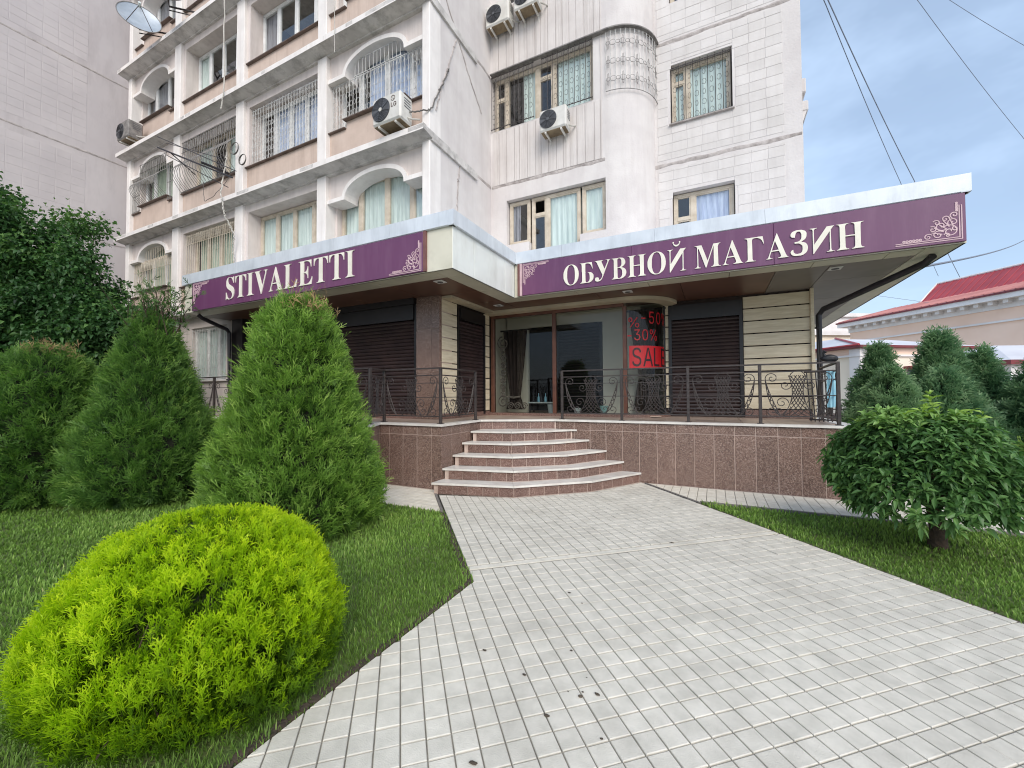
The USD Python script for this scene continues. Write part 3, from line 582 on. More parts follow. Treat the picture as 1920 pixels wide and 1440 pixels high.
# grille carried on round the corner
gc = MB(); gb_ = MB(); Rg = RC + .06
for k in range(15):
    t = -np.pi / 2 + (k / 14) * (np.pi * .49); x, y = CX + Rg * math.cos(t), CY + Rg * math.sin(t); gb_.tube([(x, y, 7.74), (x, y, 9.0)], .006, 4)
    if k < 14:
        for zc in (7.98, 8.35, 8.74):
            t2 = t + .055; a = np.linspace(0, 2 * np.pi, 10); e = .07 if k % 2 else .045
            gc.tube(np.column_stack([CX + Rg * np.cos(t2 + e * np.cos(a)), CY + Rg * np.sin(t2 + e * np.cos(a)), zc + e * .8 * np.sin(a)]), .005, 3, False)
            if k % 3 == 0: gc.tube(np.column_stack([CX + Rg * np.cos(t2 + .02 * np.cos(a)), CY + Rg * np.sin(t2 + .02 * np.cos(a)), zc + .13 * np.sin(a)]), .005, 3, False)
for z in (7.74, 8.99): gc.tube([(CX + Rg * math.cos(t), CY + Rg * math.sin(t), z) for t in np.linspace(-np.pi / 2, -.04, 14)], .008, 4)
gc.put('corner_grille', 'iron_grey', w2); gb_.put('corner_grille_bar', 'iron_white', w2)
hood = MB()
for k in range(20):
    t0, t1 = [-np.pi / 2 + q / 20 * (np.pi * .49) for q in (k, k + 1)]; c = lambda t, r, z: (CX + r * math.cos(t), CY + r * math.sin(t), z)
    hood.hull([c(t, r, z) for t in (t0, t1) for r in (RC - .02, RC + .1) for z in (9.03, 9.055)])
hood.box(-4.62, CX, YR - .1, YR, 9.03, 9.055); hood.put('rain_hood', 'iron_grey', apt)
w1 = window(-4.22, -3.70, 4.97, 5.97, YR + .12, (), 'frame_cream', 'curtain_grey', (.0, .5), seed=31, fr=.06)
w1b = window(-3.66, -2.52, 4.12, 5.97, YR + .12, (.33,), 'frame_cream', 'curtain_teal', [(.36, 1)], transoms=((0, .78),), openp=(1,), seed=32, fr=.06)
w1c = window(-2.48, -1.96, 4.92, 5.97, YR + .12, (), 'frame_cream', 'curtain_teal', (.05, 1), seed=33, fr=.06)
window(-4.28, -2.2, 10.64, 11.68, YR + .13, (.3, .6), 'frame_cream', 'curtain_teal', [(.3, .9)], seed=34); window(-4.28, -2.2, 13.22, 14.28, YR + .13, (.3, .6), 'frame_cream', 'curtain_teal', [(.3, .9)], seed=35)
wb2 = window(-.72, .415, 7.22, 8.46, YB + .13, (.27,), 'frame_cream', 'curtain_teal', [(.02, .22), (.33, .97)], transoms=((0, .74),), seed=36, fr=.065); grille(wb2, -.73, .425, 7.21, 8.47, YB + .03, 'ornate', 'iron_dark', .13)
window(-.71, .425, 4.52, 5.73, YB + .13, (.33,), 'frame_cream', 'curtain_blue', [(.36, 1)], transoms=((0, .56),), seed=37, fr=.065)
window(-.72, .415, 9.86, 11.1, YB + .13, (.27,), 'frame_cream', 'curtain_teal', [(.33, .97)], seed=38, fr=.065)
MB().cbox(-.76, .46, YB - .06, YB + .12, 7.175, 7.20, .005).put('window_sill', 'plaster_seam', apt)
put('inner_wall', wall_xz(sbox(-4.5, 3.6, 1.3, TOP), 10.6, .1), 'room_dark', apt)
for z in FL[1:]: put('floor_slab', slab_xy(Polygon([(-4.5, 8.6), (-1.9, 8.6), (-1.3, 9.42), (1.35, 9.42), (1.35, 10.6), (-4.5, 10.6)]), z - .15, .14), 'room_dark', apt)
# edges of the balconies of the hidden side
MB().cbox(1.575, 1.66, 9.30, 9.9, 7.22, 7.50, .02).cbox(1.575, 1.69, 9.30, 9.9, 6.86, 7.06, .02).hull([(1.575, 9.3, 6.6), (1.575, 9.9, 6.6), (1.66, 9.3, 6.85), (1.66, 9.9, 6.85), (1.575, 9.3, 6.85), (1.575, 9.9, 6.85)]).put('balcony_edge', 'plaster_pale', apt)
# cracks repaired with mortar on the loggia's side wall
for sd, pts in enumerate(([(6.2, 6.9), (6.5, 7.75), (6.75, 8.4), (6.9, 8.85)], [(6.12, 9.9), (6.6, 9.3), (7.2, 8.6), (7.9, 7.9)], [(6.9, 5.2), (6.95, 5.9), (7.05, 6.3)])):
    p = np.array(pts); t = np.linspace(0, len(p) - 1, 26); q = np.column_stack([np.interp(t, range(len(p)), p[:, 0]), np.interp(t, range(len(p)), p[:, 1])]) + np.random.default_rng(sd).normal(0, .012, (26, 2))
    put('crack_repair', tube(np.column_stack([np.full(26, -4.648), q]), .016, 5), 'plaster_seam', apt)
# ------------------------------------------------------------------ shop front under the canopy
shop = thing('shoe_shop', 'shoe shop front with brown roller shutters, cream stone boards and curved corner glass', 'shop', (-3.0, 8.4, PZ))
SZ = 3.42
def shutter(x0, x1, z0, z1, at, pitch=.072, box_h=.22, mat='shutter_brown'):
    """at(x, d, z): point at x along the front, d behind the face"""
    def bxp(mb, a, b, d0, d1, c, e):
        mb.add([at(a, d0, c), at(b, d0, c), at(b, d1, c), at(a, d1, c), at(a, d0, e), at(b, d0, e), at(b, d1, e), at(a, d1, e)], BOXF)
    fr = MB(); bxp(fr, x0, x0 + .06, -.03, .05, z0, z1); bxp(fr, x1 - .06, x1, -.03, .05, z0, z1); bxp(fr, x0 + .06, x1 - .06, -.06, .05, z1 - box_h, z1)
    t = fr.put('roller_shutter', 'lintel_black', shop); n = int((z1 - box_h - z0) / pitch); h = (z1 - box_h - z0) / n
    pr = [(0, .020), (.12, .004), (.5, -.006), (.86, .004), (1.0, .020)]
    for k in range(n):
        zb = z0 + k * h; v = [at(x, d, zb + q * h * .96) for x in (x0 + .06, x1 - .06) for q, d in pr]; i = np.arange(4)
        put('slat', (np.array(v), np.vstack([np.stack([i, i + 1, 6 + i], 1), np.stack([i, 6 + i, 5 + i], 1)])), mat, t)
    return t
YS = 6.42
front = lambda x, d, z: (x, YS + d, z); side = lambda y, d, z: (-4.70 - d, y, z); rightw = lambda x, d, z: (x, 9.14 + d, z)
shutter(-7.62, -5.26, PZ + .08, 3.30, front, box_h=.30); shutter(-10.42, -8.0, PZ + .08, 3.40, front, box_h=.25)
MB().box(-8.0, -7.62, YS - .03, YS + .2, PZ, SZ).put('wall', 'granite', shop)
MB().box(-10.42, -5.26, YS, YS + .2, PZ - .02, PZ + .082).put('skirting', 'granite_red', shop)
MB().box(-10.55, -5.26, YS - .12, YS + .12, 3.30, SZ).put('lintel', 'lintel_black', shop)
MB().box(-10.85, -10.42, YS - .35, YS + .2, PZ - .1, SZ).put('end_post', 'lintel_black', shop)
# granite clad pillar
put('pillar', MB().box(-5.25, -4.712, YS - .028, YS + .4, PZ, SZ).get(), 'grout', shop)
pil = stage.GetPrimAtPath('/World/shoe_shop/pillar'); zr = [PZ + .002, PZ + .88, PZ + 1.75, SZ - .002]
face_tiles(pil, (-5.26, YS - .04), (-4.70, YS - .04), [0, .37, .56], zr, ['granite']); face_tiles(pil, (-4.70, YS - .04), (-4.70, YS + .04), [0, .08], zr, ['granite'])
# side wall (faces right): stone boards, shutter, boards
put('wall', wall_yz(sbox(YS + .0, PZ, 8.5, SZ), -4.735, .1), 'groove_dark', shop)
def boards(parent, a, b, at2, z0, z1, n):
    h = (z1 - z0) / n
    for k in range(n):
        q = np.array([(a, z0 + k * h + .011), (b, z0 + k * h + .011), (b, z0 + (k + 1) * h - .011), (a, z0 + (k + 1) * h - .011)])
        put('stone_board', tile_on(q, at2, .03, .006), 'travertine', parent)
sd = lambda p, h: np.column_stack([-4.70 + h + p[:, 0] * 0, p[:, 0], p[:, 1]]); rw = lambda p, h: np.column_stack([p[:, 0], 9.12 - h + 0 * p[:, 0], p[:, 1]])
boards(shop, YS + .05, 6.99, sd, PZ + .10, SZ - .05, 9); boards(shop, 8.10, 8.33, sd, PZ + .10, SZ - .05, 9)
shutter(7.0, 8.09, PZ + .04, 3.30, lambda y, d, z: (-4.70 - d, y, z), box_h=.24)
MB().box(-4.74, -4.69, YS + .05, 8.34, PZ, PZ + .095).put('skirting', 'granite_red', shop)
# right wall
put('wall', wall_xz(sbox(-.92, PZ, 1.60, SZ), 9.145, .1), 'groove_dark', shop)
boards(shop, .53, 1.60, rw, PZ + .16, SZ - .03, 9); boards(shop, -.915, -.84, rw, PZ + .16, SZ - .03, 9)
shutter(-.835, .52, PZ + .05, 3.33, lambda x, d, z: (x, 9.12 + d, z), box_h=.30)
face_tiles(shop, (.53, 9.10), (1.61, 9.10), [0, .36, .72, 1.08], [PZ, PZ + .155], ['granite_red'], name='skirting_tile')
MB().cbox(1.60, 1.655, 9.06, 9.25, PZ, SZ, .006).put('corner_trim', 'travertine', shop)
# glass bay
YG, GX, GY, GR = 8.40, -1.62, 9.10, .70
arc = lambda r, n=14, a0=-np.pi / 2, a1=0.0: [(GX + r * math.cos(t), GY + r * math.sin(t)) for t in np.linspace(a0, a1, n)]
line_of = lambda r: [(-4.70, GY - r)] + arc(r)
band = lambda r0, r1: Polygon(line_of(r1) + line_of(r0)[::-1])
put('sill', slab_xy(band(GR - .07, GR + .10), PZ, .055), 'granite_red', shop)
put('head_trim', slab_xy(Polygon([(-4.70, GY - GR - .27)] + arc(GR + .27, 16, -np.pi / 2, -.12) + [(-.78, 9.12), (-.90, 9.12)] + arc(GR - .02)[::-1] + [(-4.70, GY - GR + .02)]).buffer(0), 3.345, .07), 'trim_cream', shop)
put('head_trim', slab_xy(Polygon([(-4.70, 6.46), (-4.47, 6.46), (-4.47, 8.13), (-4.70, 8.13)]), 3.37, .045), 'trim_cream', shop)
MB().box(-4.70, GX, YG - .02, YG + .05, 3.28, 3.344).put('head_rail', 'post_brown', shop)
zg0, zg1 = PZ + .055, 3.28
for x0, x1 in ((-4.69, -4.60), (-3.155, -3.075), (-1.64, -1.565)): MB().cbox(x0, x1, YG - .03, YG + .06, zg0, zg1, .008).put('post', 'post_brown', shop)
MB().cbox(-.945, -.90, 9.06, 9.13, zg0, 3.344, .008).put('post', 'lintel_black', shop)
put('pane', MB().add([(-4.60, YG, zg0), (-3.155, YG, zg0), (-3.155, YG, zg1), (-4.60, YG, zg1)], [[0, 1, 2, 3]]).get(), 'shop_glass', shop)
put('pane', MB().add([(-3.075, YG, zg0), (-1.64, YG + .002, zg0), (-1.64, YG + .004, zg1), (-3.075, YG + .002, zg1)], [[0, 1, 2, 3]]).get(), 'shop_glass', shop)
a = np.array(arc(GR, 20, -np.pi / 2 + .06, -.06)); n = len(a); i = np.arange(n - 1)
put('curved_pane', (np.vstack([np.column_stack([a, np.full(n, zg0)]), np.column_stack([a, np.full(n, 3.344)])]), np.vstack([np.stack([i, i + 1, n + i + 1], 1), np.stack([i, n + i + 1, n + i], 1)])), 'shop_glass', shop, smooth=True)
# room behind the glass
YI = 9.55
put('inner_wall', wall_xz(sbox(-4.70, PZ, -4.12, 3.42), YI - .3, .08), 'interior_cream', shop)
put('inner_wall', wall_xz(sbox(-2.26, PZ, -1.42, 3.42), YI - .3, .08), 'interior_cream', shop)
put('inner_wall', wall_xz(sbox(-1.42, PZ, -.9, 3.42), 9.75, .08), 'interior_cream', shop)
put('inner_lintel', wall_xz(sbox(-4.12, 3.16, -2.26, 3.42), YI - .3, .08), 'interior_cream', shop)
shutter(-3.40, -2.27, PZ + .03, 3.155, lambda x, d, z: (x, YI - .28 + d, z), box_h=.1, mat='lintel_black')
put('inner_ceiling', slab_xy(sbox(-4.70, 8.5, -.92, 12.4), 3.43, .05), 'interior_cream', shop)
put('inner_floor', slab_xy(sbox(-4.70, 8.46, -.95, 10.6), PZ + .012, .02), 'floor_tile', shop)
put('inner_wall', wall_xz(sbox(-4.72, PZ, 1.5, 3.42), 10.6, .1), 'lintel_black', shop); put('inner_wall', wall_yz(sbox(8.5, PZ, 12.4, 3.42), -4.74, .1), 'interior_cream', shop)
put('inner_wall', wall_yz(sbox(9.26, PZ, 12.4, 3.42), -.85, .08), 'room_dark', shop)
# curtains (hang in the window)
def drape(name, cx, y, z0, z1, w_top, w_tie, tie, label, rot=0.0):
    t = thing(name, label, 'curtain', (cx, y, z1)); n, m = 46, 30; s = np.linspace(-1, 1, n); zz = np.linspace(0, 1, m)
    S_, Z_ = np.meshgrid(s, zz, indexing='ij'); hz = np.abs(Z_ - tie); hw = w_tie + (w_top - w_tie) * np.clip(np.where(Z_ > tie, (Z_ - tie) / (1 - tie), (tie - Z_) / tie * .55), 0, 1) ** .8
    lean = np.where(Z_ > tie, 0, 0); X = cx + S_ * hw; Yy = y + .05 * np.sin(S_ * 17) * (.35 + hw / w_top * .65); P = np.stack([X, Yy, z0 + (z1 - z0) * Z_], -1).reshape(-1, 3)
    i, j = np.meshgrid(np.arange(n - 1), np.arange(m - 1), indexing='ij'); a = (i * m + j).ravel()
    put('drape', (P, np.vstack([np.stack([a, a + m, a + m + 1], 1), np.stack([a, a + m + 1, a + 1], 1)])), 'curtain_brown', t, smooth=True)
    put('tie_band', MB().tube([(cx - w_tie * 1.1, y - .06, z0 + (z1 - z0) * tie), (cx, y - .09, z0 + (z1 - z0) * tie - .02), (cx + w_tie * 1.1, y - .06, z0 + (z1 - z0) * tie)], .025, 6).get(), 'curtain_lace', t)
    put('rail', MB().tube([(cx - w_top * 1.15, y, z1 + .01), (cx + w_top * 1.15, y, z1 + .01)], .02, 6).get(), 'iron_dark', t)
    return t
c1 = drape('shop_curtain', -4.22, 8.72, PZ + .12, 3.02, .34, .14, .16, 'dark brown drape with lace border tied low behind the left shop pane')
sp = MB(); th = np.linspace(0, 3.6 * np.pi, 34)
for k, zc in enumerate(np.linspace(PZ + .3, 2.72, 9)):
    r = (.16 if k in (0, 8) else .075) * (1 - th / (4.2 * np.pi)); xx = -4.48 + (.0 if k in (0, 8) else .0)
    sp.tube(np.column_stack([xx + r * np.cos(th + k), np.full(34, 8.60), zc + r * np.sin(th + k)]), .014, 4)
for xc in (-4.3, -4.12, -3.95): sp.tube(np.column_stack([xc + .09 * (1 - th / 13) * np.cos(th), np.full(34, 8.62), PZ + .20 + .09 * (1 - th / 13) * np.sin(th)]), .013, 4)
sp.put('lace_border', 'curtain_lace', c1)
drape('shop_curtain', -1.30, 9.12, PZ + .10, 3.30, .36, .15, .34, 'dark brown drape tied at its middle behind the curved shop pane')
# red sale print on the curved pane
sale = thing('sale_sign', 'red sale print stuck on the curved corner pane', 'sign', (GX, GY - GR, 2.0))
def on_arc(m, s0, z0, r):
    v = np.array(m.vertices); t = -np.pi / 2 + (s0 + v[:, 0]) / GR; rr = r + v[:, 2]; return np.column_stack([GX + rr * np.cos(t), GY + rr * np.sin(t), z0 + v[:, 1]]), np.array(m.faces)[:, ::-1]
gxy = np.linspace(.10, 1.02, 20); g = np.array([(GX + (GR + .004) * math.cos(-np.pi / 2 + s / GR), GY + (GR + .004) * math.sin(-np.pi / 2 + s / GR)) for s in gxy]); n = 20; i = np.arange(19)
put('red_panel', (np.vstack([np.column_stack([g, np.full(n, 2.02)]), np.column_stack([g, np.full(n, 2.47)])]), np.vstack([np.stack([i, i + 1, n + i + 1], 1), np.stack([i, n + i + 1, n + i], 1)])), 'sale_red', sale)
def spaced(txt, h, s0, step, z, mat, r, bold=False, squeeze=1.0):
    for k, ch in enumerate(txt):
        m = meshkit.text_mesh(ch, h, .002, bold); m.vertices[:, 0] *= squeeze; m = m.subdivide(); put('letter', on_arc(m, s0 + k * step, z, r), mat, sale)
spaced('SALE', .37, .14, .225, 2.06, 'sale_dark', GR + .0065, False, .66)
spaced('-30%', .22, .03, .155, 2.58, 'sale_red', GR + .004, False, .8); spaced('-50%', .24, .30, .185, 2.92, 'sale_red', GR + .004, False, .8); spaced('%', .2, .06, .2, 2.84, 'sale_red', GR + .004)
# pots on the sill and shelf
for (x, y, w, h, mt, lab) in ((-3.28, 8.62, .085, .19, 'pot_white', 'white pot on the shop floor just left of the middle glass post'), (-2.66, 8.56, .075, .12, 'pot_white', 'small white pot low behind the railing in the right shop pane'), (-2.08, 8.56, .085, .17, 'pot_mint', 'mint white pot by the cream wall behind the right shop pane')):
    t = thing('flower_pot', lab, 'pot', (x, y, PZ + .06)); pr = [(.001, 0), (w * .72, 0), (w, h), (w * 1.05, h), (w * 1.05, h + .015), (w * .9, h + .015), (w * .85, h * .9), (.001, h * .9)]
    m = trimesh.creation.revolve(np.array(pr), sections=18); m.apply_translation((x, y, PZ + .036)); put('pot_body', m, mt, t, smooth=35)
    put('pot_soil', MB().tube([(x, y, PZ + .036 + h * .86), (x, y, PZ + .036 + h * .92)], w * .84, 14).get(), 'soil', t)
t = thing('display_table', 'dark low table with small bottles behind the left shop pane', 'table', (-3.65, 9.05, PZ + .03))
MB().cbox(-3.98, -3.36, 8.9, 9.2, PZ + .26, PZ + .29, .006).put('tabletop', 'pot_white', t)
for sx in (-3.94, -3.40):
    for sy in (8.93, 9.17): MB().box(sx - .015, sx + .015, sy - .015, sy + .015, PZ + .03, PZ + .26).put('leg', 'iron_dark', t)
for k, x in enumerate((-3.88, -3.76, -3.70, -3.6)):
    m = trimesh.creation.revolve(np.array([(.001, 0), (.03, 0), (.032, .1), (.012, .14), (.012, .18 + .03 * (k % 2)), (.001, .18 + .03 * (k % 2))]), sections=12); m.apply_translation((x, 9.02 + .02 * k, PZ + .291))
    put('bottle', m, 'tarp_blue' if k % 2 else 'bag_black', smooth=30, label=['small dark bottle leftmost on the shop display table', 'small blue bottle second from left on the display table', 'small dark bottle third from left on the display table', 'small blue bottle rightmost on the shop display table'][k], cat='bottle')

# ------------------------------------------------------------------ canopy
can = thing('shop_canopy', 'deep flat canopy over the shop with grey metal cap and brown soffit', 'canopy', (-3.5, 7.25, SZ))
CZ0, CZ1, XL, XM, XE, YL, YRr = 3.42, 4.07, -10.98, -3.51, 2.94, 5.10, 7.25
def panels(a, b, js, z0, z1, mat, name='fascia_panel', prd=0.0):
    a, b = np.array(a, float), np.array(b, float); d = (b - a) / np.linalg.norm(b - a); nr = np.array([d[1], -d[0]])
    for s0, s1 in zip(js[:-1], js[1:]):
        q = np.array([(s0 + .004, z0), (s1 - .004, z0), (s1 - .004, z1), (s0 + .004, z1)])
        put(name, tile_on(q, lambda p, h: np.column_stack([a[0] + d[0] * p[:, 0] + nr[0] * (h + prd), a[1] + d[1] * p[:, 0] + nr[1] * (h + prd), p[:, 1]]), .03, .004), mat, can)
core = Polygon([(XL + .02, YL + .02), (XM - .02, YL + .02), (XM - .02, YRr + .02), (XE - .02, YRr + .02), (XE - .02, 15.0), (XR + .02, 15.0), (XR + .02, 9.12), (-1.0, 9.12), (-1.9, 8.32), (-4.63, 8.32), (-4.63, 6.02), (XL + .02, 6.02)])
put('canopy_core', slab_xy(core, CZ0 + .03, CZ1 + .12 - CZ0), 'groove_dark', can)
panels((XL, YL), (XM, YL), [0, .36, 2.0, 3.8, 5.6, 6.95, 7.47], CZ0, CZ1, 'cladding_cream'); panels((XM, YL), (XM, YRr), [0, .62, 1.73, 2.05, 2.15], CZ0, CZ1, 'cladding_white')
panels((XM, YRr), (XE, YRr), [0, 1.2, 2.4, 3.6, 4.8, 6.45], CZ0, CZ1, 'cladding_cream'); panels((XE, YRr), (XE, 15.0), [0, 1.3, 2.6, 3.9, 5.2, 6.5, 7.75], CZ0, CZ1, 'cladding_cream')
panels((XL, 6.05), (XL, YL), [0, .95], CZ0, CZ1, 'cladding_cream')
cap_out = Polygon([(XL - .045, YL - .045), (XM + .045, YL - .045), (XM + .045, YRr - .045), (XE + .045, YRr - .045), (XE + .045, 15.0), (XR + .02, 15.0), (XR + .02, 9.12), (-1.0, 9.12), (-1.9, 8.32), (-4.63, 8.32), (-4.63, 6.02), (XL - .045, 6.02)])
put('cap_top', slab_xy(cap_out.buffer(-.02, join_style=2), 4.20, .08), 'cap_metal', can)
def cap(a, b, js):
    a, b = np.array(a, float), np.array(b, float); d = (b - a) / np.linalg.norm(b - a); nr = np.array([d[1], -d[0]])
    for s0, s1 in zip(js[:-1], js[1:]):
        pr = [(-.10, 4.29), (0, 4.30), (.0, 4.075), (-.02, 4.065), (-.10, 4.065)]; o = RNG.normal(0, .0012)
        v = [(*(a + d * s + nr * (q + o)), z) for s in (s0 + .0015, s1 - .0015) for q, z in pr]; i = np.arange(5); j = (i + 1) % 5
        put('cap_sheet', (np.array(v), np.vstack([np.stack([i, j, 5 + j], 1), np.stack([i, 5 + j, 5 + i], 1), [[0, 2, 1], [0, 3, 2], [0, 4, 3], [5, 6, 7], [5, 7, 8], [5, 8, 9]]])), 'cap_metal', can)
o = .045
cap((XL - o, YL - o), (XM + o, YL - o), [0, .7, 2.1, 3.6, 5.0, 6.3, 7.56]); cap((XM + o, YL - o), (XM + o, YRr - o), [0, 2.15]); cap((XM + o, YRr - o), (XE + o, YRr - o), [0, .95, 2.6, 4.2, 6.45]); cap((XE + o, YRr - o), (XE + o, 15), [0, 2, 4, 6, 7.79]); cap((XL - o, 6.0), (XL - o, YL - o), [0, .945])
# soffit: cream rim and brown or grey panels
def soffit(x0, x1, y0, y1, mat, name='soffit_panel', z=CZ0):
    q = np.array([(x0 + .004, y0 + .004), (x0 + .004, y1 - .004), (x1 - .004, y1 - .004), (x1 - .004, y0 + .004)]); put(name, tile_on(q, lambda p, h: np.column_stack([p, np.full(len(p), z - h)]), .02, .003), mat, can)
for a, b in zip([XL, -9.5, -8.0, -6.5, -5.2, XM - .37], [-9.5, -8.0, -6.5, -5.2, XM - .37, XM]): soffit(a, b, YL, YL + .38, 'cladding_cream', 'rim_panel')
for a, b in zip([YL + .38, 6.45], [6.45, YRr + .34]): soffit(XM - .37, XM, a, b, 'cladding_cream', 'rim_panel')
for a, b in zip([XM, -2.3, -1.0, .25, 1.35, 2.2], [-2.3, -1.0, .25, 1.35, 2.2, XE - .38]): soffit(a, b, YRr, YRr + .34, 'cladding_cream', 'rim_panel')
for a, b in zip([YRr, 8.5, 9.9, 11.3, 12.6], [8.5, 9.9, 11.3, 12.6, 15.0]): soffit(XE - .38, XE, a, b, 'cladding_cream', 'rim_panel')
for a, b in zip([XL, -9.4, -7.9, -6.4, -5.1], [-9.4, -7.9, -6.4, -5.1, XM - .37]): soffit(a, b, YL + .38, YS + .0, 'soffit_brown')
for a, b in zip([YS, 7.3], [7.3, 8.4]): soffit(-4.70, XM - .37, a, b, 'soffit_brown')
for a, b, mt in zip([XM - .37, -2.0, -.5, .9], [-2.0, -.5, .9, 1.6], ['soffit_brown'] * 3 + ['soffit_grey']): soffit(a, b, YRr + .34, 9.14, mt)
for a, b in zip([YRr + .34, 8.6, 10.2, 12.0], [8.6, 10.2, 12.0, 15.0]): soffit(1.6, XE - .38, a, b, 'soffit_grey')
for x, y in ((-4.12, 5.62), (-4.12, 7.70), (-1.42, 7.78), (1.7, 7.8)):
    lp = put('downlight', MB().cbox(x - .085, x + .085, y - .085, y + .085, CZ0 - .012, CZ0 - .001, .004).get(), 'frame_white', can); put('lamp_lens', MB().tube([(x, y, CZ0 - .016), (x, y, CZ0 - .011)], .05, 14).get(), 'ac_grille', lp)

